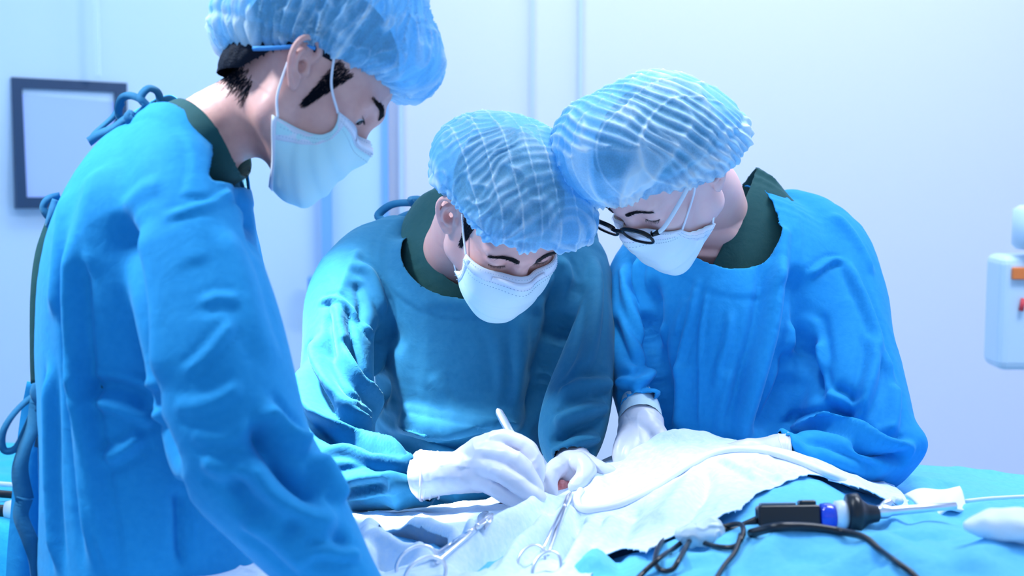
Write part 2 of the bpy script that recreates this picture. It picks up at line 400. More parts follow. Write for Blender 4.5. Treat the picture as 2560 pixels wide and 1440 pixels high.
def cap_material(name, fabric, dens=.62):
    """thin crinkled non-woven: partly see-through, denser where it is gathered"""
    m = bpy.data.materials.new(name); m.use_nodes = True; nt = m.node_tree; nd = nt.nodes; nd.remove(nd['Principled BSDF'])
    out = nd['Material Output']; at = nd.new('ShaderNodeAttribute'); at.attribute_name = 'gather'
    tc = nd.new('ShaderNodeTexCoord'); n = nd.new('ShaderNodeTexNoise'); n.inputs['Scale'].default_value = 420; n.inputs['Detail'].default_value = 3
    n2 = nd.new('ShaderNodeTexNoise'); n2.inputs['Scale'].default_value = 55; n2.inputs['Detail'].default_value = 5
    nt.links.new(tc.outputs['Object'], n.inputs['Vector']); nt.links.new(tc.outputs['Object'], n2.inputs['Vector'])
    a = nd.new('ShaderNodeMath'); a.operation = 'MULTIPLY_ADD'; a.inputs[1].default_value = .30; a.inputs[2].default_value = dens-.16
    nt.links.new(n.outputs['Fac'], a.inputs[0])
    a2 = nd.new('ShaderNodeMath'); a2.operation = 'MULTIPLY_ADD'; a2.inputs[1].default_value = .30
    s2 = nd.new('ShaderNodeMath'); s2.operation = 'SUBTRACT'; s2.inputs[1].default_value = .5
    nt.links.new(n2.outputs['Fac'], s2.inputs[0]); nt.links.new(s2.outputs[0], a2.inputs[0]); nt.links.new(a.outputs[0], a2.inputs[2])
    b = nd.new('ShaderNodeMath'); b.operation = 'MULTIPLY_ADD'; b.inputs[1].default_value = .5; b.use_clamp = True
    nt.links.new(at.outputs['Fac'], b.inputs[0]); nt.links.new(a2.outputs[0], b.inputs[2])
    df = nd.new('ShaderNodeBsdfDiffuse'); df.inputs[0].default_value = fabric; tl = nd.new('ShaderNodeBsdfTranslucent'); tl.inputs[0].default_value = fabric
    gl = nd.new('ShaderNodeBsdfGlossy'); gl.inputs['Roughness'].default_value = .45
    tr = nd.new('ShaderNodeBsdfTransparent'); tr.inputs[0].default_value = (.48, .80, 1, 1)
    cm = nd.new('ShaderNodeMix'); cm.data_type = 'RGBA'; cm.clamp_factor = True; cm.inputs[6].default_value = fabric; cm.inputs[7].default_value = (.90, .97, 1, 1)
    pw = nd.new('ShaderNodeMath'); pw.operation = 'MULTIPLY_ADD'; pw.inputs[1].default_value = .85; pw.inputs[2].default_value = -.12; pw.use_clamp = True; nt.links.new(at.outputs['Fac'], pw.inputs[0])
    nt.links.new(pw.outputs[0], cm.inputs[0]); nt.links.new(cm.outputs[2], df.inputs[0]); nt.links.new(cm.outputs[2], tl.inputs[0])
    bp = nd.new('ShaderNodeBump'); bp.inputs['Strength'].default_value = .5; bp.inputs['Distance'].default_value = .003
    nt.links.new(n2.outputs['Fac'], bp.inputs['Height']); nt.links.new(bp.outputs[0], df.inputs['Normal'])
    m1 = nd.new('ShaderNodeMixShader'); m1.inputs[0].default_value = .45; nt.links.new(df.outputs[0], m1.inputs[1]); nt.links.new(tl.outputs[0], m1.inputs[2])
    m2 = nd.new('ShaderNodeMixShader'); m2.inputs[0].default_value = .04; nt.links.new(m1.outputs[0], m2.inputs[1]); nt.links.new(gl.outputs[0], m2.inputs[2])
    m3 = nd.new('ShaderNodeMixShader'); nt.links.new(b.outputs[0], m3.inputs[0]); nt.links.new(tr.outputs[0], m3.inputs[1]); nt.links.new(m2.outputs[0], m3.inputs[2])
    nt.links.new(m3.outputs[0], out.inputs[0])
    return m
M['cap'] = cap_material('bouffant_cap_fabric', (.25, .66, 1, 1), .62)
M['specs_arm'] = mat('clear_spectacle_arm', (.75, .82, .92), .15, coat=.5)
M['lens'] = mat('spectacle_lens', (.95, .97, 1), .02, trans=1.0, ior=1.02, alpha=.35)
M['drape_blue'] = cloth('light_blue_drape_cloth', (.10, .50, .95, 1), .3, bigv=.5)
M['drape_cyan'] = cloth('cyan_trolley_cloth', (.03, .50, .80, 1), .3, bigv=.5)
M['drape_pale'] = cloth('pale_drape_cloth', (.52, .74, 1, 1), .2, tint=(.8, .9, 1, 1), bigv=.5)
M['elastic'] = mat('cap_elastic', (.06, .34, .80), .7, bump=(500, .6, .001))
M['tower'] = mat('equipment_grey_white', (.50, .66, .86), .5)
M['wound'] = mat('pink_skin', (.72, .30, .30), .35, sss=.3, vary=(160, (.50, .08, .09, 1), .8), bump=(200, .5, .002))
M['tube'] = mat('white_silicone_tube', (.78, .80, .95), .35)
M['grey_plastic'] = mat('grey_plastic', (.12, .20, .30), .35)
M['royal_plastic'] = mat('royal_blue_plastic', (.01, .06, .65), .15, coat=.6)
M['film'] = mat('clear_plastic_film', (.75, .88, 1), .2, alpha=.75)
M['gauze'] = mat('white_gauze', (.85, .92, 1), .85, bump=(500, .5, .001))
M['trim_blue'] = mat('blue_wall_trim', (.22, .50, .95), .5); M['trim_dark'] = mat('mid_blue_box', (.16, .42, .85), .5)
M['door'] = mat('pale_door', (.62, .85, 1), .5); M['seam'] = mat('wall_seam', (.60, .76, .96), .6); M['seam_light'] = mat('light_wall_seam', (.75, .92, 1), .6)
M['frame_navy'] = mat('navy_frame', (.006, .045, .12), .4); M['screen'] = mat('light_box_screen', (.25, .38, .8), .4, emit=(.30, .48, .95, 1), es=.35)
M['elastic'] = mat('cap_elastic', (.06, .34, .80), .7, bump=(500, .6, .001))
M['tower'] = mat('white_equipment_plastic', (.60, .78, .95), .4); M['orange'] = mat('orange_label', (.85, .22, .05), .5); M['red'] = mat('red_mark', (.75, .06, .08), .5)
M['lamp_glass'] = mat('lamp_diffuser', (1, 1, 1), .5, emit=(.85, .95, 1, 1), es=2)
# ------------------------------------------------------------------ the room
def sbox(name, lo, hi, m, kind='structure'):
    o = MB().box(lo, hi).build(name, m, smooth=False); o['kind'] = kind; return o
YB = 4.7; XL = -1.75; XR = 3.4; YF = -1.2; ZC = 3.0
sbox('floor', (XL-.1, YF, -.1), (XR+.1, YB+.1, 0), M['floor'])
sbox('ceiling', (XL-.1, YF, ZC), (XR+.1, YB+.1, ZC+.1), M['ceiling'])
sbox('wall_back', (XL-.1, YB, 0), (XR+.1, YB+.1, ZC), M['wall'])
sbox('wall_right', (XR, YF, 0), (XR+.1, YB, ZC), M['wall'])
def wx(px, y): # x on plane y seen at px (horizontal)
    return (px-1280)/FPX*(y/math.cos(PITCH))
# ------------------------------------------------------------------ heads
def head_sdf(toL, neck, fem=False, ears=('R', 'L'), ear_tilt=.25, eye_open=False, ear_out=.35, ear_z=0., neck_k=.028):
    """toL: world->head-local. local axes: x forward, y to the person's left, z up; origin between the ear canals"""
    s = SDF(); j = .93 if fem else 1.0
    s.ell((-.014, 0, .050), (.098, .073, .082), 0)
    s.ell((.030, 0, .062), (.066, .062, .058), .03)
    s.ell((.042, 0, -.012), (.056, .054*j, .078), .03)
    for y in (-1, 1):
        s.cone((.008, y*.050*j, -.048), (.076, y*.014, -.082), .019*j, .017, .03)
        s.cone((-.005, y*.055*j, -.01), (.008, y*.050*j, -.048), .018, .018, .03)
        s.ell((.060, y*.044, -.002), (.030, .022, .022), .02)
        s.cone((.091, y*.006, .048), (.077, y*.046, .050), .012, .012, .014)
        s.ell((.068, y*.026, -.038), (.030, .026, .030), .02)
    s.ell((.084, 0, -.080), (.018, .022, .016), .02)
    for y in (-1, 1): s.ell((.101, y*.034, .026), (.017, .018, .013), .016, sub=True)
    for y in (-1, 1):
        s.ell((.0775, y*.033, .0275), (.0135, .0165, .0125), .006)
    s.cone((.091, 0, .034), (.1055, 0, .000), .009, .0115, .012)
    s.ell((.109, 0, -.003), (.011, .011, .010), .008)
    for y in (-1, 1): s.ell((.098, y*.0130, -.008), (.011, .0075, .008), .006)
    s.ell((.096, 0, -.047), (.012, .024, .012), .012)
    if eye_open:
        for y in (-1, 1):
            M0 = np.array([[.9, .05*y, 0], [0, 1, 0], [0, 0, 1.]])
            s.ell((.0915, y*.0335, .0240), (.010, .0112, .0034), .0015, sub=True)
    # ears
    for side in ears:
        y = -1 if side == 'R' else 1; ct, sn = math.cos(ear_tilt), math.sin(ear_tilt)
        eu = np.array([-sn, 0, ct]); ef = np.array([ct, 0, sn]); ou = np.array([-math.sin(ear_out), y*math.cos(ear_out), 0])
        # frame: f (forward) swings out at the back
        ff = norm(ef*math.cos(ear_out)-np.array([0, y, 0])*math.sin(ear_out)); oo = norm(np.cross(ff, eu)*(-y if y > 0 else 1))
        if oo[1]*y < 0: oo = -oo
        o = np.array([-.004, y*.0715, .004+ear_z])
        E = lambda f, u, q=0: o+ff*f+eu*u+oo*q
        Mx = np.array([ff, eu, oo]).T
        s.ell(E(-.010, .006, .004), (.0145, .026, .0035), .006, M=Mx)                       # plate
        hx = [(.004, .012, .003), (.008, .024, .007), (.002, .034, .010), (-.010, .037, .012), (-.021, .031, .013), (-.026, .018, .013), (-.025, .002, .012), (-.018, -.014, .010), (-.010, -.023, .008)]
        hx = catmull(np.array(hx), 3)
        for a, b in zip(hx[:-1], hx[1:]): s.cone(E(*a), E(*b), .0034, .0034, .003)           # helix
        s.ell(E(-.006, -.023, .007), (.0075, .0095, .0042), .004, M=Mx)                     # lobe
        ah = catmull(np.array([(-.010, .024, .008), (-.016, .014, .010), (-.0165, .002, .010), (-.011, -.008, .009), (-.003, -.011, .007)]), 3)
        for a, b in zip(ah[:-1], ah[1:]): s.cone(E(*a), E(*b), .0030, .0030, .003)           # antihelix
        s.ell(E(-.006, .001, .008), (.0065, .0095, .0075), .003, M=Mx, sub=True)            # concha
        s.ell(E(-.013, .026, .011), (.006, .0045, .004), .003, M=Mx, sub=True)
        s.cone(E(.005, -.004, .004), E(.003, .003, .005), .0035, .003, .003)                # tragus
    # neck and shoulders, given as world stations
    C, U, V = neck
    s.loft(toL(C), toL(C+U)-toL(C), toL(C+V)-toL(C), neck_k, dense=4)
    return s
class Head:
    def __init__(s, fwd, up, px, d, anchor, scale=1.0):
        f = norm(RC @ np.array(fwd, float)); u = RC @ np.array(up, float); u = norm(u-f*(u@f)); l = np.cross(u, f)
        s.R = np.array([f, l, u]).T*scale; s.sc = scale
        s.pos = P(*px, d)-s.R @ np.array(anchor, float)
    def W(s, q): return np.asarray(q, float) @ s.R.T+s.pos
    def L(s, q): return (np.asarray(q, float)-s.pos) @ s.R/s.sc**2
def px_of(p):
    v = (np.asarray(p)-CAM) @ RC; return 1280-FPX*v[..., 0]/v[..., 2], 720+FPX*v[..., 1]/v[..., 2]

def hair_strands(name, roots, dirs, length, r, m, parent, bend=None, seed=1):
    rg = np.random.default_rng(seed); V = []; F = []
    for p, d in zip(roots, dirs):
        L = length*rg.uniform(.6, 1.1); d = norm(d+rg.normal(size=3)*.12); b = (bend if bend is not None else np.zeros(3))
        a1 = norm(np.cross(d, [.3, .5, .8])); a2 = np.cross(d, a1); n0 = len(V)
        for k, t in enumerate((0, .5, 1)):
            c = p+d*L*t+b*L*t*t; rr = r*(1-t*.8)
            for q in range(3):
                an = q*2.094; V.append(c+rr*(math.cos(an)*a1+math.sin(an)*a2))
        for k in (0, 1):
            for q in range(3): F.append((n0+k*3+q, n0+k*3+(q+1) % 3, n0+k*3+3+(q+1) % 3, n0+k*3+3+q))
    return mesh_obj(name, V, np.array(F), m, parent)

def trace_out(s, C, D, off, t0=.02, t1=.2):
    """distance along D from C to the surface offset by off"""
    t = np.full(len(D), t0); T = np.linspace(t0, t1, 90); val = np.stack([s.at(C+D*x) for x in T])-off
    r = np.full(len(D), t0)
    for i in range(len(T)-1, 0, -1):
        m = (val[i] > 0) & (val[i-1] <= 0) & (r == t0); r[m] = T[i-1]+(T[i]-T[i-1])*(-val[i-1][m])/(val[i][m]-val[i-1][m])
    return r

def make_mask(H, s, person, mt, azA=65, azB=104, elA=38, elB=-7, elT=43, elBot=-62, puff=.012, seed=0, pw=2.6, sag=9):
    """pleated mask lying on the face: u runs cheek to cheek, v from the nose bridge to under the chin"""
    nu, nv = 73, 49; C = np.array([.030, 0, -.045]); q = []
    for i in range(nu):
        u = -1+2*i/(nu-1); au = abs(u); w = au**pw; wt = au**1.6
        for k in range(nv):
            v = k/(nv-1); az = math.radians(azA+(azB-azA)*v-sag*math.sin(math.pi*v)*au**2)*u
            te = math.radians(elT*(1-wt)+elA*wt); be = math.radians(elBot*(1-w)+elB*w); el = te+(be-te)*v
            q.append((math.cos(el)*math.cos(az), math.cos(el)*math.sin(az), math.sin(el)))
    D = np.array(q); r = trace_out(s, C, D, .0035); r = r.reshape(nu, nv); D = D.reshape(nu, nv, 3)
    # cloth bridges hollows: smooth the radius and puff the middle
    for _ in range(30):
        rp = np.pad(r, 1, mode='edge'); a = (rp[:-2, 1:-1]+rp[2:, 1:-1]+rp[1:-1, :-2]+rp[1:-1, 2:])/4; r = np.maximum(r, a)
    for _ in range(6):
        rp = np.pad(r, 1, mode='edge'); r = r*.4+.6*(rp[:-2, 1:-1]+rp[2:, 1:-1]+rp[1:-1, :-2]+rp[1:-1, 2:])/4
    uu = np.linspace(-1, 1, nu)[:, None]; vv = np.linspace(0, 1, nv)[None]
    pf = puff*np.sin(np.pi*vv.clip(0, 1))**.8*(1-np.abs(uu)**3)
    pl = np.zeros_like(pf)
    for c in (.36, .55, .74):  # pleat steps
        x = (vv-c)/.035; pl = pl+.0022*np.tanh(-x*1.2)*np.exp(-(x*.35)**2)*(1-.6*uu**2)
    nz = noise(np.stack([uu*4+0*vv, vv*5+0*uu, 0*uu*vv+seed], -1).reshape(-1, 3), seed).reshape(nu, nv)*.0022*np.abs(np.sin(np.pi*vv))
    V = H.W(C+D*(r+pf+pl+nz)[..., None]); Vf = V.reshape(-1, 3)
    F = np.array([(i*nv+k, i*nv+k+1, (i+1)*nv+k+1, (i+1)*nv+k) for i in range(nu-1) for k in range(nv-1)])
    o = mesh_obj('face_mask', Vf, F, mt, person); solidify(o, .0012, 1)
    # bound edges
    up = norm(H.R[:, 2]); 
    def strip(name, A, B, m, off=.0016, parent=o, th=.0012):
        A, B = np.array(A), np.array(B); cen = H.W([.02, 0, -.03]); V = []; 
        for a, b in zip(A, B):
            n = norm((a+b)/2-cen); V += [a+n*off, b+n*off]
        F = np.array([(2*i, 2*i+1, 2*i+3, 2*i+2) for i in range(len(A)-1)]); x = mesh_obj(name, V, F, m, parent); solidify(x, th, 1); return x
    strip('top_band', V[:, 0], V[:, 5], M['mask_trim']); strip('bottom_band', V[:, -3], V[:, -1], M['mask_trim'])
    for i0, i1 in ((0, 5), (nu-6, nu-1)): strip('side_band', V[i0, :], V[i1, :], M['mask_trim'], .0022)
    # wire over the nose and the stitched dashes
    a = V[20:53, 2]; b = V[20:53, 4]; strip('nose_wire', a, b, M['mask_trim'], .0036)
    mb = MB(); cen = H.W([.02, 0, -.03])
    for row in (1, 4.6, 7):
        k0 = int(row); fr = row-k0
        pts = catmull(V[6:-6, k0]*(1-fr)+V[6:-6, k0+1]*fr, 2)
        for i in range(0, len(pts)-2, 3):
            n = norm(pts[i]-cen)*(.0034 if row < 6 else .0018)
            mb.tube([pts[i]+n, pts[i+1]+n], .0004, 4, sub=1)
    for i0 in (1.5, 3.5, nu-2.5, nu-4.5):
        a = int(i0); pts = catmull((V[a, 2:-2]+V[a+1, 2:-2])/2, 2)
        for i in range(0, len(pts)-2, 3):
            n = norm(pts[i]-cen)*.0042; mb.tube([pts[i]+n, pts[i+1]+n], .0004, 4, sub=1)
    mb.build('stitching', M['stitch'], o)
    return o, V
def loop(o, a, mids, b, r=.0016):
    return MB().tube([a]+list(mids)+[b], r, 8, sub=8).build('ear_loop', M['loop'], o)

def make_cap(H, person, ells, rim, band_pt, gfun, h=.0024, k=.03, name='bouffant_cap', amp=1.0):
    """ells: local puffs; rim: (point, normal) of the gathered opening; gfun(local)->(height, gather)"""
    s = SDF()
    s.ell((-.012, 0, .060), (.108, .086, .096), 0)
    hc = -((H.W([0, 0, .06])-CAM) @ RC)[2]
    for e in ells: s.ell(H.L(P(e[0][0], e[0][1], hc+e[0][2])), e[1] if not np.isscalar(e[1]) else (e[1],)*3, k)
    n = norm(rim[1]); p0 = np.array(rim[0], float)
    def extra(D, lo, hh, nn):
        ax = [lo[i]+np.arange(nn[i])*hh for i in range(3)]; X, Y, Z = np.meshgrid(*ax, indexing='ij')
        curve = rim[2](X, Y, Z) if len(rim) > 2 else 0
        pl = -((X-p0[0])*n[0]+(Y-p0[1])*n[1]+(Z-p0[2])*n[2])+curve
        return -smin(-D, -pl.astype(np.float32), .022)
    V, F = s.mesh(h, smooth=2, extra=extra)
    N = normals(V, F); hgt, ga = gfun(V, N)
    V = V+N*(hgt*amp)[:, None]
    # smaller rounding of the normal flips
    return mesh_obj(name, H.W(V), F if np.linalg.det(H.R) > 0 else F[:, ::-1], M['cap'], person, attr={'gather': ga})
# ------------------------------------------------------------------ clothing helpers
def seg_cut(Pc, n):
    Pc = np.asarray(Pc); n = norm(n)
    return lambda V: (V-Pc)@n
def make_gown(name, s, h, m, person, cuts=(), bands=(), folds=(), wr=None, thick=.0018, smooth=2, seedv=1, fine=.0011):
    V, F = s.mesh(h, smooth=smooth)
    for g in cuts: V, F = cut(V, F, g, h)
    N = normals(V, F)
    for g, wd, ht in bands:                          # raised hem strips beside an opening
        x = g(V); V = V+N*(ht*(1/(1+np.exp((x-wd)/.0012))))[:, None]-N*(.0016*np.exp(-((x-wd)/.003)**2))[:, None]
    tree = bvh(V, F)
    V = strokes(V, F, N, folds, tree)
    if wr is not None: V = V+N*wr(V)[:, None]
    # soft crumple
    q = noise(V*np.array([22, 22, 9]), seedv)*.6+noise(V*np.array([55, 55, 24]), seedv+1)*.3
    V = lap(V+N*(fine*q)[:, None], F, 1, .45)
    o = mesh_obj(name, V, F, m, person); solidify(o, thick, -1)
    return o, V, F
def ribbon(name, pts, wd, m, parent, upv=(0, 0, 1), th=.0012, twist=0, sub=6):
    pts = catmull(np.array(pts), sub); T = norm(np.gradient(pts, axis=0)); V = []; n = len(pts); camf = isinstance(upv, str)
    for i, (p, t) in enumerate(zip(pts, T)):
        uu = np.cross(t, norm(p-CAM)) if camf else np.asarray(upv, float); u = norm(uu-t*(t@uu)); b = np.cross(t, u); a = twist*i/(n-1)+(.6*math.sin(i*.17) if camf else 0)
        d = u*math.cos(a)+b*math.sin(a); V += [p-d*wd/2, p+d*wd/2]
    F = np.array([(2*i, 2*i+1, 2*i+3, 2*i+2) for i in range(n-1)])
    o = mesh_obj(name, V, F, m, parent); solidify(o, th, 0); return o
def legs(person, hips, feet, hem=.12):
    s = SDF()
    for h, f in zip(hips, feet):
        k = (np.array(h)+np.array(f))/2+np.array([0, 0, .05]); s.cone(h, k, .08, .065, .03); s.cone(k, np.array(f)+[0, 0, .09], .075, .065, .02)
    V, F = s.mesh(.012, smooth=1); V, F = cut(V, F, lambda Q: Q[:, 2]-.06, .012)
    mesh_obj('scrub_trousers', V, F, M['trousers'], person)
    for f, dr in zip(feet, (1, 1)):
        pass
def shoe(person, f, d):
    d = norm(np.array([d[0], d[1], 0.])); s = SDF(); f = np.array([f[0], f[1], 0.])
    s.cone(f-d*.04+[0, 0, .05], f+d*.13+[0, 0, .04], .045, .04, .02); s.cone(f-d*.03+[0, 0, .07], f+d*.02+[0, 0, .08], .045, .045, .02)
    V, F = s.mesh(.007, smooth=1); V[:, 2] = V[:, 2].clip(.001); mesh_obj('clog', V, F, M['shoe'], person)

# ------------------------------------------------------------------ left: the standing assistant seen from the side
def crinkle(V, c, n, seed, fr=(9, 30), lean=0.):
    """meridian coordinates around a cap's gathered rim"""
    n = norm(n); a = norm(np.cross(n, [.2, 1, .1])); b = np.cross(n, a); q = V-c; th = np.arctan2(q@b, q@a); z = q@n
    r = np.sqrt((q@a)**2+(q@b)**2)+1e-6
    return th+lean*z, z, r, q@a, q@b
def on_skin(H, tree):
    def on(x, y, z, ax=0):   # skin met by looking at the head from the front (0), the side (1) or behind (2)
        q, dr = {0: ([.25, y, z], -H.R[:, 0]), 1: ([x, .2*np.sign(y), z], -H.R[:, 1]*np.sign(y)), 2: ([-.25, y, z], H.R[:, 0])}[ax]
        h = tree.ray_cast(Vector(H.W(q)), Vector(norm(dr)))
        if h[0] is None: h = tree.find_nearest(Vector(H.W([x, y, z])))
        return np.array(h[0]), np.array(h[1])
    return on
def make_brow(H, on, p, side, seed=3, arch=.004, n=520, y0=.012, y1=.052, z0=.049, th=.0040, droop=0., L=.0085):
    rg = np.random.default_rng(seed); R, D = [], []
    for i in range(n):
        t = rg.uniform(); y = side*(y0+(y1-y0)*t); z = z0+arch*math.sin(math.pi*min(t*1.2, 1))-droop*t+rg.uniform(-1, 1)*th*(1-.65*t)
        q, nn = on(.10-.035*t, y, z); R.append(q); D.append(norm(H.R@np.array([-.25, side*1., .35*(1-t)-.1*t])+nn*.22))
    return hair_strands('eyebrow', R, D, L, .00045, M['brow'], p, seed=seed)
def make_eye(H, p, y):
    e = SDF().ell((.0792, y*.033, .0258), (.0115, .0130, .0115), 0); v, f = e.mesh(.0012); o = mesh_obj('eyeball', H.W(v), f, M['eye'], p)
    e = SDF().ell((.0868, y*.0350, .0235), (.0048, .0062, .0058), 0); v, f = e.mesh(.0007); mesh_obj('iris', H.W(v), f, M['iris'], o)
def make_lashes(H, on, p, y, z=.0295, x=.092, L=.006, n=40, y0=.022, y1=.046, sagm=.001):
    R, D = [], []
    for t in np.linspace(0, 1, n):
        q, nn = on(x, y*(y0+(y1-y0)*t), z-sagm*math.sin(math.pi*t)); R.append(q); D.append(H.R@np.array([.8, y*.3*(t-.3), -.35]))
    hair_strands('eyelashes', R, D, L, .0003, M['brow'], p)
def make_burns(H, p, on, sides, n=1250, low=-.014):
    rg = np.random.default_rng(9); R, D = [], []
    for sd in sides:
        for i in range(n):
            t = rg.uniform()**.9; wd = .010*(1-t)+.0035; q, n_ = on(.031-.004*t+rg.uniform(-1, 1)*wd, sd, .056+(low-.056)*t, ax=1); R.append(q); D.append(norm(H.R@np.array([-.1+.2*rg.normal()*.4, 0, -1.])+n_*.16))
        for i in range(700):
            q, n_ = on(0, rg.uniform(-.038, .038), -.050+rg.normal()*.008, ax=2); R.append(q); D.append(norm(H.R@np.array([.25, 0, -1.])+n_*.15))
    hair_strands('short_hair', R, D, .009, .0004, M['hair'], p)
def make_hair(H, p, on, nape=True, burn=(-1, 1), s2=1.0):
    hs = SDF(); hs.ell((-.016, 0, .052), (.1005, .0765, .0865), 0); hs.ell((.004, 0, .078), (.080, .066, .062), .02)
    if nape: hs.ell((-.066, 0, -.010), (.036, .056, .046), .02); hs.ell((-.066, 0, -.040), (.022, .042, .030), .015)
    v, f = hs.mesh(.0026, smooth=2)
    v, f = cut(v, f, lambda q: q[:, 2]-np.interp(q[:, 0], [-.12, -.085, -.062, -.05, -.03, .02, .1], [-.075, -.062, -.040, .0, .030, .048, .062]), .0026)
    nn = normals(v, f); v = v+nn*(.0014*noise(v*np.array([120, 300, 60]), 5))[:, None]
    if len(burn): make_burns(H, p, on, burn)
    return mesh_obj('hair', H.W(v), f, M['hair'], p)
def person_left():
    H = Head((.695, -.719, -.10), (.719, .695, -.14), (745, 197), 1.70, (0, -.072, 0), .965)
    base = P(330, 1440, 1.85); base[2] = 0
    neck = stn([(770, 160, 100, 1.775, .045), (700, 225, 108, 1.775, .052), (610, 285, 100, 1.78, .056), (520, 340, 105, 1.785, .07), (450, 420, 130, 1.80, .13), (410, 520, 150, 1.82, .15), (400, 660, 150, 1.84, .13)])
    s = head_sdf(H.L, neck, ears=('R', 'L'), ear_tilt=.40, eye_open=True, ear_out=.38, ear_z=.010)
    V, F = s.mesh(.0022, smooth=1, lo=None)
    p = mesh_obj('person', H.W(V), F, M['skin_tan'], base=base)
    tag(p, 'person standing in side view in a bright blue gown and mask, beside the light box', 'person', 'surgical team around the table')
    for y in (-1, 1): make_eye(H, p, y)
    tree = bvh(H.W(V), F); on = on_skin(H, tree)
    make_brow(H, on, p, -1, y1=.058, droop=-.004, n=800, th=.0045); make_brow(H, on, p, 1, seed=4)
    for y in (-1, 1): make_lashes(H, on, p, y)
    make_hair(H, p, on)
    # cap
    rn = np.array([-.36, 0, .93])
    def g(V, N):
        th, z, r, a, b = crinkle(V, np.array([.0, 0, .03]), rn, 1); rim = np.exp(-((z-.0)/.030).clip(0))
        pleat = np.sin(th*52+2.5*noise(np.stack([th*4, z*20, 0*z], 1), 3))*rim*.0022
        q = np.stack([th*7, z*11, r*10], 1); w = noise(q, 20)[:, None]*1.2; cr = ridged(q+w, 21)*.7+ridged(np.stack([th*16, z*26, r*16], 1)+w, 22)*.5
        cr2 = ridged(V*34+w, 23)
        hgt = pleat+.0065*(cr-.4)+.0030*cr2+.006*noise(V*14, 24)-.004*np.exp(-((z-.012)/.006)**2)
        ga = (cr*.75+cr2*.55-.35).clip(0, 1.3)+rim*.35
        seam = np.exp(-(V[:, 0]-.012+.15*(V[:, 2]-.06))**2/.002**2); ga = ga+seam*.5; hgt = hgt+seam*.001
        return hgt, ga
    RX, RZ = [-.16, -.12, -.10, -.075, -.05, -.02, .0, .02, .05, .09, .13], [-.060, -.050, -.040, -.022, .004, .040, .050, .058, .068, .082, .094]
    make_cap(H, p, [((645, 52, .0), (.062, .080, .062)), ((760, 15, .0), (.085, .100, .085)), ((895, 65, .0), (.098, .102, .092)), ((1010, 160, .0), (.047, .080, .052))],
             (np.array([.0, 0, .0]), (0, 0, 1), lambda X, Y, Z: np.interp(X, RX, RZ)), None, g)
    for sd in (-1, 1): MB().tube([H.W([-.012-.0105*k, sd*(.0755-.00035*k*k), np.interp(-.012-.0105*k, RX, RZ)-.002]) for k in range(6)], .0065, 10, sub=2, flat=.45).build('elastic_band', M['elastic'], p)
    mo, mv = make_mask(H, s, p, M['mask_aqua'], puff=.014, seed=5, elT=38, elA=34, sag=26)
    for sd, e in ((-1, 0), (1, -1)):
        loop(mo, mv[e, 1], [H.W([.034, sd*.074, .024])], H.W([.010, sd*.078, .052]))
        loop(mo, mv[e, -3], [H.W([.000, sd*.078, -.036]), H.W([-.012, sd*.080, -.016])], H.W([-.022, sd*.082, .004]))
    # scrub shirt
    ss = SDF(); C, U, W_ = stn([(565, 325, 128, 1.785, .095), (500, 365, 128, 1.785, .105), (432, 430, 150, 1.80, .15), (388, 540, 190, 1.82, .165), (370, 680, 220, 1.83, .175), (375, 900, 240, 1.84, .17), (380, 1300, 250, 1.85, .16)])
    ss.loft(C, U, W_, 0, dense=5)
    nk = P(565, 330, 1.785); nd = norm(P(640, 262, 1.785)-P(500, 372, 1.785))
    V, F = ss.mesh(.006, smooth=2)
    cutn = P(520, 345, 1.785); 
    def arc(r, yl):
        def g(Q):
            u = (Q-P(400, 460, 1.785)) @ RC; return np.maximum(np.maximum(r-np.hypot(u[:, 0], u[:, 1]), yl-u[:, 1]), -u[:, 0]-.004)
        return g
    V, F = cut(V, F, arc(.1085, .003), .006)
    o = mesh_obj('scrub_shirt', V, F, M['scrub'], p); solidify(o, .002, -1)
    # gown
    gs = SDF()
    C, U, W_ = stn([(520, 345, 100, 1.785, .085), (500, 362, 132, 1.79, .115), (445, 415, 160, 1.80, .165), (402, 520, 222, 1.82, .195), (382, 660, 262, 1.83, .20), (378, 840, 276, 1.84, .185), (385, 1000, 280, 1.84, .18), (402, 1200, 292, 1.85, .19), (420, 1440, 310, 1.86, .20), (430, 1800, 330, 1.87, .21), (435, 2350, 350, 1.88, .22)])
    gs.loft(C, U, W_, 0, dense=5)
    C, U, W_ = stn([(440, 400, 70, 1.74, .05), (450, 465, 128, 1.71, .075), (462, 560, 152, 1.675, .085), (498, 700, 172, 1.64, .088), (535, 860, 180, 1.61, .09), (562, 1000, 188, 1.595, .09), (600, 1120, 180, 1.59, .088), (680, 1235, 160, 1.59, .082), (765, 1345, 132, 1.59, .075), (845, 1440, 96, 1.59, .066), (915, 1520, 70, 1.59, .055)])
    gs.loft(C, U, W_, .010, dense=5)
    C, U, W_ = stn([(500, 470, 90, 1.90, .07), (520, 600, 120, 1.95, .08), (560, 800, 125, 1.98, .08), (590, 1050, 120, 1.98, .08), (680, 1220, 100, 1.95, .07), (820, 1370, 80, 1.90, .06), (930, 1500, 60, 1.84, .05)])
    gs.loft(C, U, W_, .03, dense=4)
    cn = norm(P(686, 159, 1.785)-P(499, 361, 1.785)); Pn = P(499, 361, 1.785)
    def gneck(Q): # opening around the neck
        return arc(.0950, -.006)(Q)
    hem = lambda Q: Q[:, 2]-.34
    cuffA = seg_cut(P(900, 1500, 1.59), P(845, 1440, 1.59)-P(915, 1520, 1.59)); cA = P(915, 1520, 1.59)
    cuffB = seg_cut(P(905, 1470, 1.86), P(820, 1370, 1.9)-P(930, 1500, 1.84)); cB = P(930, 1500, 1.84)
    cut1 = lambda Q: np.where(np.linalg.norm(Q-cA, axis=1) < .12, cuffA(Q), .05)
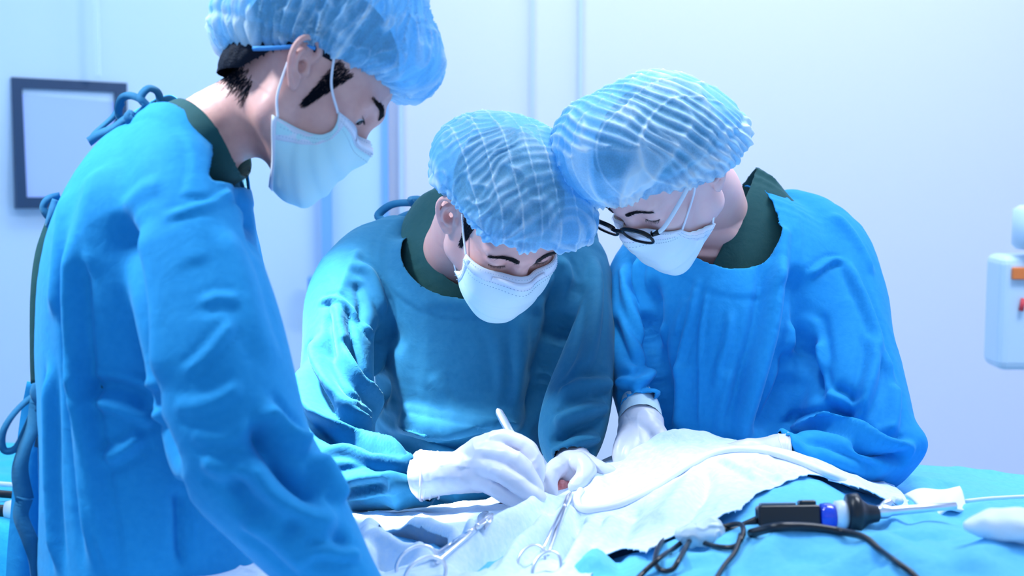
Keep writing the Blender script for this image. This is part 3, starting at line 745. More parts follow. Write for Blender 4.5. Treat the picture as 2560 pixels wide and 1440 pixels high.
    cut2 = lambda Q: np.where(np.linalg.norm(Q-cB, axis=1) < .10, cuffB(Q), .05)
    folds = [
        # armpit crease and sleeve back edge
        ([(300, 520), (312, 600), (335, 700), (352, 820), (362, 950), (372, 1040), (400, 1120), (450, 1200)], .017, -.0175),
        ([(350, 560), (365, 700), (385, 850), (395, 980)], .022, .007),
        # vertical torso folds
        ([(195, 560), (190, 700), (195, 850), (205, 1000), (225, 1200), (250, 1440)], .010, .010, .5),
        ([(130, 900), (135, 1100), (140, 1300), (150, 1440)], .008, .007, .5),
        ([(205, 850), (212, 960), (235, 1100), (262, 1280), (280, 1440)], .007, .006, .5),
        ([(170, 480), (150, 640), (140, 800)], .012, .005),
        ([(250, 420), (220, 560), (215, 700)], .016, .005),
        # waist tie pull
        ([(205, 985), (260, 965), (330, 980), (365, 1000)], .008, -.007, .6),
        ([(210, 1005), (270, 1015), (340, 1040), (375, 1050)], .006, .005, .5),
        ([(255, 1150), (320, 1120), (355, 1080)], .008, .006, .6),
        ([(447, 1200), (450, 1320), (455, 1440)], .006, -.008),
        # shoulder to sleeve
        ([(305, 530), (350, 480), (410, 455)], .010, .002, .5),
        ([(400, 545), (480, 520), (545, 500), (590, 475)], .005, .0022, .5),
        ([(560, 560), (610, 680), (645, 800), (690, 920)], .014, .003, .5),
        ([(590, 470), (630, 560), (650, 650)], .010, -.007),
        ([(480, 640), (520, 720), (530, 800)], .016, -.002),
        ([(455, 940), (520, 885), (590, 800)], .006, .0025, .6), ([(430, 1020), (520, 1010), (610, 960)], .008, .0028, .5), ([(500, 760), (540, 740), (600, 745)], .006, .002, .5), ([(470, 1090), (560, 1100), (640, 1060)], .008, .0025, .5),
        # elbow
        ([(655, 1050), (680, 1130), (740, 1190), (820, 1230)], .014, -.018), ([(650, 1010), (720, 1080), (775, 1110)], .010, .010, .5),
        ([(640, 1120), (670, 1220), (740, 1290), (850, 1330)], .016, .010, .5), ([(790, 1130), (830, 1200), (860, 1260)], .010, .008, .5),
        ([(560, 1200), (640, 1260), (740, 1350)], .012, -.006), ([(600, 1290), (690, 1340), (780, 1420)], .012, .008, .5),
        ([(700, 1300), (790, 1320), (880, 1360)], .008, -.006), ([(760, 1380), (830, 1380), (900, 1390)], .006, .005, .5), ([(500, 1150), (570, 1180), (620, 1170)], .010, .005, .5),
    ]
    wr = lambda V: .0035*noise(V*np.array([6, 6, 2.2]), 31)+.002*ridged(V*np.array([9, 9, 2.5]), 32)-.001
    g_, V, F = make_gown('surgical_gown', gs, .0046, M['gown_blue'], p, cuts=(gneck, hem, cut1, cut2), bands=((gneck, .022, .0022),), folds=folds, wr=wr, seedv=3)
    # collar and back ties
    tie = lambda nm, pts, wd=.011, up=0, tw=0: ribbon(nm, [P(*q) for q in pts], wd, M['tie'], g_, 'cam', twist=tw)
    tie('neck_tie', [(404, 275, 1.78), (395, 232, 1.78), (370, 222, 1.77), (352, 245, 1.76), (372, 268, 1.76)], .010, (1, -.3, .2))
    tie('neck_tie', [(345, 290, 1.76), (365, 262, 1.76), (332, 240, 1.765), (303, 248, 1.77), (298, 290, 1.775), (330, 300, 1.77), (352, 282, 1.76)], .010, (0, .5, 1))
    tie('neck_tie', [(335, 290, 1.75), (310, 300, 1.76), (280, 320, 1.77), (250, 335, 1.78), (222, 355, 1.785)], .012, (.2, 0, 1), .8)
    tie('neck_tie', [(305, 255, 1.775), (285, 290, 1.78), (240, 330, 1.79), (226, 350, 1.79)], .009, (.5, .2, 1), .6)
    MB().tube([P(330, 285, 1.76), P(322, 296, 1.755), P(338, 303, 1.755)], .007, 10).build('tie_knot', M['tie'], g_)
    tie('back_tie', [(150, 490, 1.80), (120, 498, 1.79), (108, 520, 1.79), (125, 545, 1.79), (140, 560, 1.80)], .010, (1, .5, .3))
    tie('back_tie', [(140, 500, 1.79), (128, 530, 1.78), (118, 560, 1.78), (135, 575, 1.79)], .010, (1, .5, .3), .9)
    # scrubs showing through the open back
    ribbon('back_opening', [P(138, 560, 1.83), P(112, 640, 1.83), P(101, 740, 1.83), P(100, 880, 1.84), P(102, 960, 1.85)], .026, M['scrub'], p, (1, 0, .1))
    # waist tie: loop, knot, tails
    tie('waist_tie', [(105, 985, 1.80), (70, 1000, 1.79), (30, 1040, 1.78), (6, 1085, 1.775), (10, 1125, 1.775), (40, 1120, 1.78), (66, 1070, 1.79), (85, 1020, 1.80), (108, 992, 1.81)], .009, (.0, 1, .3), .6)
    MB().tube([P(98, 965, 1.79), P(92, 985, 1.785), P(105, 1005, 1.785), P(100, 1025, 1.79)], .009, 10).build('waist_knot', M['tie'], g_)
    tie('waist_tie', [(98, 1000, 1.785), (86, 1060, 1.78), (62, 1120, 1.775), (50, 1180, 1.775), (62, 1250, 1.775)], .022, (1, .4, .2), .5)
    tie('waist_tie', [(62, 1245, 1.775), (52, 1290, 1.775), (75, 1350, 1.775), (92, 1400, 1.78), (95, 1470, 1.78)], .020, (1, .4, .2), -.4)
    tie('waist_tie', [(105, 1010, 1.79), (108, 1060, 1.785), (98, 1120, 1.785)], .016, (1, .4, .2), .2)
    # back flap of the gown
    ribbon('gown_back_flap', [P(112, 960, 1.86), P(95, 1050, 1.87), P(80, 1180, 1.87), P(70, 1300, 1.87), P(60, 1440, 1.87), P(55, 1700, 1.87), P(55, 2200, 1.87)], .045, M['gown_blue'], g_, (1, .3, 0), th=.002)
    hip = [P(330, 1440, 1.86)+[0, -.08, -.1], P(330, 1440, 1.86)+[0, .1, -.1]]; ft = [base+[.02, -.12, 0], base+[-.05, .14, 0]]
    legs(p, hip, ft); [shoe(p, f, (1, .4)) for f in ft]
    return p

# ------------------------------------------------------------------ middle: the surgeon bending over the table
def px_loft(s, L, k, dense=5, **kw):
    C, U, W_ = stn(L); s.loft(C, U, W_, k, dense=dense, **kw)
def person_middle():
    H = Head((.26, -.855, .45), (.29, .505, .81), (1302, 702), 2.055, (.110, 0, .010))
    base = P(1180, 1440, 2.55); base[2] = 0
    neck = stn([(1180, 560, 95, 2.24, .05), (1165, 610, 98, 2.28, .055), (1150, 650, 102, 2.33, .06), (1160, 720, 125, 2.40, .075), (1180, 800, 160, 2.46, .09), (1190, 950, 170, 2.50, .09)])
    s = head_sdf(H.L, neck, ears=('R', 'L'), ear_tilt=.2, ear_out=.55, ear_z=.006)
    V, F = s.mesh(.0022, smooth=1)
    p = mesh_obj('person', H.W(V), F, M['skin_mid'], base=base)
    tag(p, 'person in teal gown bending over the table, cutting with a scalpel held in gloved hands', 'person', 'surgical team around the table')
    tree = bvh(H.W(V), F); on = on_skin(H, tree)
    make_brow(H, on, p, -1, seed=11, n=560, th=.0040, L=.0075); make_brow(H, on, p, 1, seed=12, n=560, th=.0040, L=.0075)
    for y in (-1, 1): make_lashes(H, on, p, y, z=.0195, x=.092, L=.0045, sagm=.002)
    make_hair(H, p, on)
    rn = np.array([-.3, 0, .95])
    def g(V, N):
        x, y, z = V.T; wv = noise(V*26, 40); w2 = noise(V*9, 41)
        # ripples across, pleats running front to back
        t = (x*.80+z*.35)+.010*wv+.018*w2+.06*np.abs(y)
        rip = (.5+.5*np.cos(t*2*math.pi/.0105))**1.6
        pl = y+.006*noise(V*np.array([14, 5, 14]), 42); pleat = np.exp(-((np.mod(pl+.013, .026)-.013)/.0011)**2)
        cr = ridged(V*30+wv[:, None], 43); edge = np.exp(-((z-.055-.30*x)/.022).clip(0))
        th = np.arctan2(y, x); ru = np.sin(th*46+3*noise(V*40, 44))*edge
        mod = (.55+.45*noise(V*12, 45)).clip(.1, 1)
        return .0030*(rip-.4)*mod+.0016*pleat+.0030*(cr-.3)+.0022*ru+.005*w2-.004*np.exp(-((z-.068-.30*x)/.006)**2), (rip*.75*mod+pleat*.55+cr*.35-.15).clip(0, 1.3)+edge*.4
    RX, RZ = [-.16, -.10, -.06, -.02, .02, .06, .10, .14], [-.02, -.005, .010, .040, .060, .074, .080, .080]
    make_cap(H, p, [((1215, 420, .02), .084), ((1300, 455, .0), .086), ((1395, 548, -.03), (.055, .055, .05)), ((1270, 545, -.035), (.066, .070, .050))],
             (np.zeros(3), (0, 0, 1), lambda X, Y, Z: np.interp(X, RX, RZ)+.004*np.sin(Y*120)*(X > .03)), None, g)
    mo, mv = make_mask(H, s, p, M['mask_white'], puff=.014, seed=9, azA=68, azB=86, elA=36, elB=-28, elT=40, elBot=-66)
    for sd, e in ((-1, 0), (1, -1)):
        loop(mo, mv[e, 1], [H.W([.034, sd*.072, .022])], H.W([.012, sd*.075, .046]))
        loop(mo, mv[e, -3], [H.W([.004, sd*.070, -.036])], H.W([-.012, sd*.080, -.012]))
    # scrub shirt
    ss = SDF()
    px_loft(ss, [(1130, 535, 105, 2.42, .09), (1135, 600, 150, 2.40, .10), (1150, 680, 190, 2.385, .115), (1170, 760, 250, 2.39, .12), (1180, 900, 230, 2.40, .12), (1165, 1050, 200, 2.42, .12), (1150, 1300, 190, 2.48, .11)], 0, cap=.35)
    V, F = ss.mesh(.006, smooth=2)
    nC = P(1165, 620, 2.30); 
    def hole(c, r): return lambda Q: np.linalg.norm(((Q-c) @ RC)/np.array(r), axis=1)-1
    V, F = cut(V, F, lambda Q: hole(P(1172, 600, 2.28), (.060, .075, .13))(Q)*.06, .006)
    o = mesh_obj('scrub_shirt', V, F, M['scrub'], p); solidify(o, .002, -1)
    # gown
    gs = SDF()
    px_loft(gs, [(1150, 560, 120, 2.46, .10), (1190, 600, 210, 2.42, .12), (1225, 660, 285, 2.39, .135), (1215, 760, 310, 2.37, .15), (1185, 900, 262, 2.37, .155), (1165, 1000, 228, 2.385, .155), (1155, 1055, 222, 2.39, .16), (1150, 1095, 200, 2.43, .14), (1150, 1180, 205, 2.46, .13), (1150, 1300, 230, 2.49, .14), (1150, 1600, 250, 2.55, .16), (1150, 2100, 265, 2.60, .18)], 0, dense=6, cap=.35)
    px_loft(gs, [(980, 620, 80, 2.42, .07), (925, 680, 108, 2.38, .085), (885, 755, 120, 2.33, .09), (862, 850, 105, 2.28, .088), (850, 960, 98, 2.23, .085), (845, 1060, 92, 2.19, .085), (850, 1130, 85, 2.17, .08)], .013)
    px_loft(gs, [(838, 1120, 76, 2.18, .08), (880, 1172, 92, 2.14, .08), (940, 1190, 86, 2.10, .074), (1005, 1198, 76, 2.06, .058), (1060, 1190, 52, 2.03, .034), (1088, 1188, 46, 2.02, .028)], .02)
    px_loft(gs, [(900, 1225, 48, 2.10, .03), (980, 1238, 36, 2.06, .026), (1062, 1246, 27, 2.045, .018)], .015)
    px_loft(gs, [(1400, 620, 80, 2.43, .08), (1452, 690, 76, 2.38, .085), (1462, 790, 74, 2.33, .085), (1460, 900, 78, 2.27, .083), (1445, 1000, 90, 2.22, .08), (1428, 1080, 88, 2.17, .07), (1432, 1140, 58, 2.13, .042), (1436, 1180, 44, 2.11, .030)], .012)
    gneck = lambda Q: hole(P(1176, 616, 2.28), (.112, .088, .20))(Q)*.09
    hem = lambda Q: Q[:, 2]-.34
    cA = P(1078, 1204, 2.02); fA = seg_cut(P(1072, 1203, 2.03), P(1005, 1200, 2.06)-cA)
    cB = P(1436, 1185, 2.10); fB = seg_cut(P(1434, 1158, 2.12), P(1430, 1100, 2.15)-cB)
    cut1 = lambda Q: np.where(np.linalg.norm(Q-cA, axis=1) < .10, fA(Q), .05)
    cut2 = lambda Q: np.where(np.linalg.norm(Q-cB, axis=1) < .065, fB(Q), .05)
    folds = [
        ([(962, 800), (955, 880), (948, 960), (945, 1040)], .014, -.014), ([(975, 840), (985, 940), (985, 1040)], .018, .005),
        ([(1385, 700), (1388, 800), (1375, 880), (1350, 980), (1335, 1070)], .014, -.014),
        # waist overhang
        ([(985, 1062), (1060, 1082), (1150, 1080), (1240, 1060), (1320, 1070)], .016, .014), ([(985, 1092), (1060, 1108), (1150, 1106), (1240, 1092), (1330, 1100)], .012, -.014),
        ([(1000, 860), (1012, 960), (1035, 1060)], .012, .003, .4), ([(1080, 930), (1110, 1000), (1150, 1060)], .010, .0022, .4), ([(1300, 780), (1305, 900), (1290, 1020)], .010, .003, .5), ([(1040, 750), (1180, 770), (1240, 860), (1260, 1000)], .008, .0014, .5),
        ([(1345, 760), (1348, 860), (1335, 960)], .014, -.004),
        # shoulder seams
        ([(900, 620), (870, 680), (845, 740), (838, 760)], .006, .004), ([(795, 755), (840, 752), (880, 775), (940, 850)], .005, .005, .6), ([(880, 660), (930, 690), (965, 790)], .008, .005, .5),
        ([(845, 745), (848, 830), (880, 920), (930, 990), (938, 1050)], .009, .010, .6), ([(800, 830), (795, 900), (830, 980), (900, 1050), (930, 1075)], .010, .012, .6),
        ([(770, 850), (775, 920), (800, 980), (850, 1030)], .010, -.010), ([(760, 900), (765, 980), (800, 1040), (880, 1090), (980, 1120), (1040, 1135)], .010, .013, .6),
        ([(860, 850), (890, 900), (915, 960)], .007, -.008), ([(870, 1000), (905, 1020), (925, 1045)], .006, .008, .6), ([(780, 1060), (830, 1085), (880, 1100), (960, 1130)], .009, -.011),
        ([(800, 1120), (880, 1120), (960, 1140), (1040, 1160)], .008, .007, .6), ([(820, 1180), (900, 1155), (980, 1165), (1040, 1180)], .008, -.007), ([(830, 1215), (900, 1195), (980, 1190), (1040, 1200)], .008, .007, .6),
        ([(850, 1245), (930, 1235), (990, 1215), (1040, 1195)], .006, .005, .6), ([(1000, 1130), (1030, 1150), (1050, 1180)], .006, .005, .6), ([(890, 700), (905, 760), (900, 820)], .008, -.006), ([(825, 780), (835, 850), (830, 900)], .007, -.006),
        # far sleeve
        ([(1490, 640), (1490, 760), (1470, 880), (1420, 960)], .010, .007, .5), ([(1400, 640), (1420, 720), (1400, 800)], .010, .007, .5), ([(1440, 700), (1410, 800), (1380, 860)], .009, -.007),
        ([(1530, 960), (1460, 960), (1390, 990)], .009, .007, .5), ([(1520, 1020), (1450, 1030), (1380, 1060)], .009, .008, .6), ([(1515, 1060), (1440, 1075), (1370, 1110)], .008, -.007), ([(1505, 1095), (1440, 1105), (1375, 1135)], .008, .007, .6), ([(1500, 1130), (1440, 1135), (1385, 1155)], .006, -.005),
        ([(1060, 1140), (1150, 1160), (1240, 1150)], .02, -.004), ([(1130, 1120), (1140, 1200), (1145, 1290)], .012, .005),
        ([(980, 1160), (990, 1240), (1000, 1300)], .012, .006), ([(1240, 1110), (1235, 1200), (1225, 1290)], .014, .006),
    ]
    wr = lambda V: .004*noise(V*np.array([6, 6, 3]), 51)+.002*ridged(V*np.array([12, 12, 5]), 52)-.001
    g_, V, F = make_gown('surgical_gown', gs, .0046, M['gown_teal'], p, cuts=(gneck, hem, cut1, cut2), bands=((gneck, .034, .0020),), folds=folds, wr=wr, seedv=13)
    tie = lambda nm, pts, wd=.011, up=0, tw=0: ribbon(nm, [P(*q) for q in pts], wd, M['tie'], g_, 'cam', twist=tw)
    tie('neck_tie', [(1085, 520, 2.44), (1040, 508, 2.44), (985, 510, 2.44), (952, 530, 2.44), (948, 545, 2.43), (990, 560, 2.42), (1040, 545, 2.42), (1088, 530, 2.43)], .014, (0, .6, 1))
    tie('neck_tie', [(1085, 515, 2.43), (1050, 498, 2.43), (1025, 500, 2.42), (1045, 520, 2.42), (1085, 528, 2.43)], .013, (0, .5, 1), .5)
    tie('neck_tie', [(1088, 524, 2.43), (1050, 525, 2.42), (1005, 540, 2.42), (985, 556, 2.43)], .013, (0, .4, 1), .5)
    hip = [P(1080, 1440, 2.5)+[0, 0, -.1], P(1240, 1440, 2.5)+[0, 0, -.1]]; ft = [base+[-.14, 0, 0], base+[.14, .03, 0]]
    legs(p, hip, ft); [shoe(p, f, (0, -1)) for f in ft]
    return p, g_
# ------------------------------------------------------------------ right: the assistant with spectacles
def person_right():
    H = Head((-.50, -.84, .20), (-.554, .489, .668), (1580, 604), 2.065, (.119, 0, -.002))
    base = P(1820, 1440, 2.5); base[2] = 0
    neck = stn([(1740, 440, 80, 2.20, .045), (1768, 478, 84, 2.25, .048), (1784, 528, 86, 2.31, .052), (1792, 580, 100, 2.34, .06), (1792, 640, 112, 2.352, .068), (1810, 720, 170, 2.42, .075), (1825, 800, 190, 2.44, .08)])
    s = head_sdf(H.L, neck, fem=True, ears=('R', 'L'), ear_tilt=.25, ear_out=.2, ear_z=.004)
    V, F = s.mesh(.0022, smooth=1)
    p = mesh_obj('person', H.W(V), F, M['skin_pale'], base=base)
    tag(p, 'person with black spectacles and blue gown bending in from the right side of the table', 'person', 'surgical team around the table')
    tree = bvh(H.W(V), F); on = on_skin(H, tree)
    for sd in (-1, 1):
        make_brow(H, on, p, sd, seed=21+sd, n=380, th=.0030, L=.007); make_lashes(H, on, p, sd, z=.020, x=.092, L=.006, sagm=.002)
    make_hair(H, p, on, nape=False, burn=())
    def g(V, N):
        x, y, z = V.T; w1 = noise(V*16, 60); w2 = noise(V*8, 61)
        c = np.array([.10, .01, .075]); q = V-c; an = np.arctan2(q[:, 2]+.02, np.abs(q[:, 1])*np.sign(q[:, 1])+1e-6); rr = np.linalg.norm(q, axis=1)
        ray = ridged(np.stack([an*5.0, rr*4, 0*an], 1)+w1[:, None]*.25, 62)*np.exp(-(rr/.12)**2)
        t = (x*.9-z*.1)+.012*w1+.012*w2; rip = (.5+.5*np.cos(t*2*math.pi/.013))**1.8*(rr > .10)
        pl = np.exp(-((np.mod(y*1.0+z*.25+.008*w2+.011, .030)-.015)/.0012)**2)
        cr = ridged(V*28+w1[:, None], 63); edge = np.exp(-((z-.045-.38*x)/.02).clip(0))
        th = np.arctan2(y, x); ru = np.sin(th*44+3*noise(V*40, 64))*edge
        return .006*(ray-.3)+.0026*(rip-.3)+.0014*pl+.0030*(cr-.3)+.0016*ru+.005*w2-.003*np.exp(-((z-.056-.38*x)/.006)**2), (ray*1.1+rip*.5+pl*.4+cr*.45-.15).clip(0, 1.3)+edge*.5
    RX, RZ = [-.16, -.11, -.08, -.04, .0, .03, .06, .10, .14], [-.03, -.026, -.022, -.014, -.002, .020, .050, .065, .069]
    make_cap(H, p, [((1515, 378, -.02), .083), ((1620, 345, .0), .083), ((1745, 345, .02), .076), ((1800, 358, .03), .048)],
             (np.zeros(3), (0, 0, 1), lambda X, Y, Z: np.interp(X, RX, RZ)), None, g)
    mo, mv = make_mask(H, s, p, M['mask_white'], puff=.014, seed=15, azA=54, azB=90, elA=24, elB=-22, elT=40, elBot=-64)
    for sd, e in ((-1, 0), (1, -1)):
        loop(mo, mv[e, 1], [H.W([.026, sd*.070, .012])], H.W([.012, sd*.074, .036]))
        loop(mo, mv[e, -3], [H.W([-.004, sd*.071, -.020])], H.W([-.010, sd*.076, .022]))
    # spectacles
    gl = MB(); x0 = .122
    def rimpts(sd, n=28):
        o = []
        for k in range(n):
            t = 2*math.pi*k/n; c, s_ = math.cos(t), math.sin(t); ex = abs(c)**.75*np.sign(c)*.026; ez = abs(s_)**.8*np.sign(s_)*.0165
            yy = sd*(.034+ex); o.append([x0-.10*max(0, abs(yy)-.02)**1.15*1.2, yy, .030+ez])
        return o
    g0 = MB(); 
    for sd in (-1, 1): g0.tube([H.W(q) for q in rimpts(sd)], .0022, 10, closed=True, sub=2); g0.tube([H.W(q) for q in rimpts(sd)[1:14]], .0033, 10, sub=2)
    g0.tube([H.W([x0+.001, -.010, .036]), H.W([x0+.003, 0, .038]), H.W([x0+.001, .010, .036])], .0030, 10, sub=3)
    fr = g0.build('spectacles', M['specs'], p)
    for sd in (-1, 1):
        MB().tube([H.W([x0-.010, sd*.062, .037]), H.W([x0-.020, sd*.0735, .034]), H.W([.05, sd*.078, .036]), H.W([.0, sd*.079, .040]), H.W([-.012, sd*.080, .028])], .0020, 8, flat=1.6).build('temple', M['white_plastic'] if 0 else M['specs_arm'], fr)
        MB().tube([H.W([x0-.008, sd*.060, .034]), H.W([x0-.014, sd*.070, .034])], .0042, 10, sub=1).build('hinge', M['specs'], fr)
        R_ = np.array([H.W(q) for q in rimpts(sd)]); c = R_.mean(0)+H.R[:, 0]*.0015; n = len(R_)
        o = mesh_obj('lens', np.vstack([R_, c]), [(i, (i+1) % n, n) for i in range(n)], M['lens'], fr); solidify(o, .0012, 0)
    ss = SDF()
    px_loft(ss, [(1892, 512, 70, 2.41, .05), (1880, 530, 150, 2.40, .09), (1850, 620, 225, 2.38, .11), (1835, 720, 250, 2.37, .12), (1825, 880, 200, 2.36, .12), (1810, 1050, 190, 2.37, .12), (1800, 1300, 190, 2.4, .11)], 0, cap=.35)
    V, F = ss.mesh(.006, smooth=2)
    def hole(c, r): return lambda Q: np.linalg.norm(((Q-c) @ RC)/np.array(r), axis=1)-1
    def vneck(Q):
        u = (Q-P(1790, 640, 2.28)) @ RC; Y = u[:, 1]; X = u[:, 0]
        return np.maximum(X-.54*Y, -(X+.035+.6*Y))
    V, F = cut(V, F, vneck, .006)
    o = mesh_obj('scrub_shirt', V, F, M['scrub'], p); solidify(o, .002, -1)
    gs = SDF()
    px_loft(gs, [(1888, 540, 112, 2.45, .065), (1866, 585, 200, 2.425, .10), (1850, 640, 270, 2.385, .135), (1840, 740, 280, 2.35, .15), (1830, 880, 225, 2.33, .155), (1815, 1020, 205, 2.33, .155), (1800, 1180, 215, 2.34, .155), (1800, 1440, 240, 2.40, .16), (1800, 1700, 260, 2.47, .17), (1800, 2100, 280, 2.55, .19)], 0, dense=6, cap=.35)
    px_loft(gs, [(1990, 560, 80, 2.43, .08), (2060, 630, 112, 2.38, .09), (2095, 740, 118, 2.33, .095), (2110, 860, 124, 2.28, .095), (2125, 980, 140, 2.23, .095), (2150, 1070, 135, 2.19, .09), (2185, 1130, 100, 2.17, .08)], .010)
    px_loft(gs, [(2225, 1120, 66, 2.18, .075), (2170, 1135, 76, 2.16, .08), (2100, 1140, 72, 2.12, .075), (2020, 1130, 54, 2.10, .05), (1955, 1124, 31, 2.085, .026)], .018)
    px_loft(gs, [(1630, 620, 60, 2.46, .07), (1582, 700, 66, 2.42, .08), (1572, 800, 62, 2.37, .08), (1578, 900, 60, 2.31, .078), (1592, 990, 58, 2.25, .07), (1600, 1060, 50, 2.20, .058)], .010)
    gneck = lambda Q: hole(P(1765, 530, 2.28), (.105, .0745, .26))(Q)*.08
    # the neckline leans: rotate into the shoulder
    def gneck(Q):
        u = (Q-P(1790, 520, 2.30)) @ RC; a = math.radians(-32); X = u[:, 0]*math.cos(a)-u[:, 1]*math.sin(a); Y = u[:, 0]*math.sin(a)+u[:, 1]*math.cos(a)
        return np.maximum((np.sqrt((X/.088)**2+(Y/.112)**2+(u[:, 2]/.30)**2)-1)*.085, ((px_of(Q)[0]-1962)/1530)*.9)
    hem = lambda Q: Q[:, 2]-.34
    cA = P(1950, 1122, 2.07); fA = seg_cut(P(1963, 1123, 2.08), P(2020, 1132, 2.09)-cA)
    cB = P(1600, 1060, 2.20); fB = seg_cut(P(1598, 1045, 2.21), P(1592, 990, 2.25)-cB)
    cut1 = lambda Q: np.where(np.linalg.norm(Q-cA, axis=1) < .07, fA(Q), .05)
    cut2 = lambda Q: np.where((np.linalg.norm(Q-cB, axis=1) < .085) & (-((Q-CAM) @ RC)[:, 2] < 2.25) & (px_of(Q)[0] < 1656), fB(Q), .05)
    folds = [
        ([(2008, 660), (2005, 760), (2020, 880), (2040, 960), (2050, 1010)], .015, -.013), ([(1628, 690), (1630, 800), (1640, 900), (1650, 1000), (1660, 1060)], .014, -.012),
        ([(1950, 640), (1935, 760), (1915, 860), (1880, 980), (1860, 1060), (1855, 1120)], .013, .014, .7), ([(1985, 860), (1970, 960), (1930, 1040), (1895, 1090)], .014, -.014),
        ([(1960, 560), (1955, 640), (1950, 720)], .010, .006, .5), ([(1995, 800), (1990, 880), (1975, 960)], .010, .006),
        # chest creases
        ([(1830, 770), (1815, 860), (1795, 930), (1785, 1000)], .006, .004, .5), ([(1745, 690), (1730, 780), (1705, 880), (1695, 960)], .006, .0045, .5), ([(1770, 710), (1755, 800), (1750, 900), (1750, 1080)], .004, .003, .5),
        ([(1725, 740), (1700, 800), (1690, 840)], .007, .003), ([(1655, 800), (1640, 880), (1650, 960)], .008, .005, .5), ([(1710, 900), (1700, 1000), (1700, 1080)], .012, .007, .5), ([(1820, 920), (1815, 1020), (1805, 1100)], .010, .005, .5),
        # shoulder seam, near sleeve
        ([(2025, 690), (2070, 655), (2110, 645)], .005, .005, .6), ([(2115, 640), (2140, 700), (2180, 800), (2215, 900), (2235, 960)], .008, .006, .5), ([(2080, 530), (2140, 600), (2185, 690)], .007, .005),
        ([(2180, 830), (2185, 900), (2165, 980), (2130, 1060)], .009, .009, .6), ([(2080, 960), (2130, 990), (2160, 1000)], .009, -.007), ([(2060, 980), (2110, 1000), (2150, 1020)], .008, .007, .5),
        ([(2050, 1030), (2110, 1030), (2160, 1010)], .009, -.013), ([(2040, 1060), (2120, 1070), (2210, 1110), (2290, 1125)], .010, .012, .6), ([(2130, 1095), (2200, 1125), (2280, 1140)], .009, -.016),
        ([(1950, 1090), (2000, 1065), (2060, 1050), (2120, 1060)], .008, .010, .6), ([(2000, 1105), (2060, 1100), (2130, 1140), (2200, 1190)], .009, -.008), ([(2240, 960), (2235, 1040), (2220, 1090)], .009, .006, .5),
        ([(2020, 780), (2040, 860), (2050, 930)], .010, .006, .5), ([(2050, 850), (2045, 920), (2060, 980)], .007, .005, .5), ([(1940, 1080), (1990, 1110), (2050, 1170)], .007, .006, .5),
        # far sleeve
        ([(1560, 660), (1570, 740), (1600, 820), (1625, 870)], .008, .007, .6), ([(1600, 640), (1595, 720), (1615, 800)], .007, .006, .6), ([(1525, 800), (1560, 880), (1620, 900)], .009, -.008), ([(1540, 960), (1590, 950), (1640, 930)], .008, .007, .6),
        ([(1550, 1010), (1600, 985), (1645, 985)], .007, .007, .6), ([(1540, 1000), (1560, 970), (1620, 920)], .007, -.006), ([(1555, 1050), (1600, 1025), (1640, 1020)], .006, .005, .6),
    ]
    wr = lambda V: .004*noise(V*np.array([6, 6, 2.5]), 71)+.002*ridged(V*np.array([12, 12, 4]), 72)-.001
    g_, V, F = make_gown('surgical_gown', gs, .0046, M['gown_royal'], p, cuts=(gneck, hem, cut1, cut2), bands=((gneck, .036, .0020),), folds=folds, wr=wr, seedv=23)
    ribbon('back_tie', [P(2080, 545, 2.45), P(2135, 600, 2.46), P(2165, 660, 2.46), P(2185, 720, 2.46)], .008, M['tie'], g_, (1, 1, 0))
    hip = [P(1720, 1440, 2.4)+[0, 0, -.1], P(1880, 1440, 2.4)+[0, 0, -.1]]; ft = [base+[-.12, 0, 0], base+[.12, .03, 0]]
    legs(p, hip, ft); [shoe(p, f, (-.2, -1)) for f in ft]
    return p, g_
# ------------------------------------------------------------------ gloved hands
def glove(person, palm, fingers, cuff=None, h=.0017, seed=0, name='surgical_glove', palm_k=0):
    s = SDF(); px_loft(s, palm, 0, dense=4)
    for f in fingers:   # (px,py,d,r mm)
        A = np.array(f, float); C = np.array([P(a[0], a[1], a[2]) for a in A]); R_ = A[:, 3]/1000
        C = catmull(C, 4); R_ = catmull(R_[:, None], 4)[:, 0]; sub = SDF()
        for i in range(len(C)-1):
            # knuckles swell a little
            s.cone(C[i], C[i+1], R_[i], R_[i+1], .0045 if i else .010)
    V, F = s.mesh(h, smooth=2); N = normals(V, F)
    V = V+N*(.0007*noise(V*110, seed)+.0010*ridged(V*45, seed+1)*(noise(V*20, seed+2) > -.1)-.0004)[:, None]
    if cuff is not None:
        C, n = cuff; V, F = cut(V, F, seg_cut(C, n), h)
    g = mesh_obj(name, V, F, M['glove'], person); solidify(g, .0006, 1)
    return g
def cuff_roll(g, c, hw, d, th, ax, r=.0022, n=3, stepm=.0035):
    """rolled rim and loose rings round the wrist of a glove; ax = image-space direction of the forearm"""
    ax = norm(np.array([ax[0], -ax[1], 0.])@RC.T); view = norm(P(c[0], c[1], d)-CAM); u = norm(np.cross(ax, view)); v = np.cross(u, ax); c0 = P(c[0], c[1], d); m = MB()
    for k in range(n):
        rr = r*(1 if k == 0 else .6); cc = c0+ax*stepm*k*(1.0+.4*k)
        pts = [cc+u*(hw*d/FPX+.0010-.0006*k)*math.cos(t)+v*(th+.0010-.0006*k)*math.sin(t)+ax*.0022*math.sin(3*t+k) for t in np.linspace(0, 2*math.pi, 33)[:-1]]
        m.tube(pts, rr, 8, closed=True, sub=2)
    m.build('rolled_cuff', M['glove'], g)
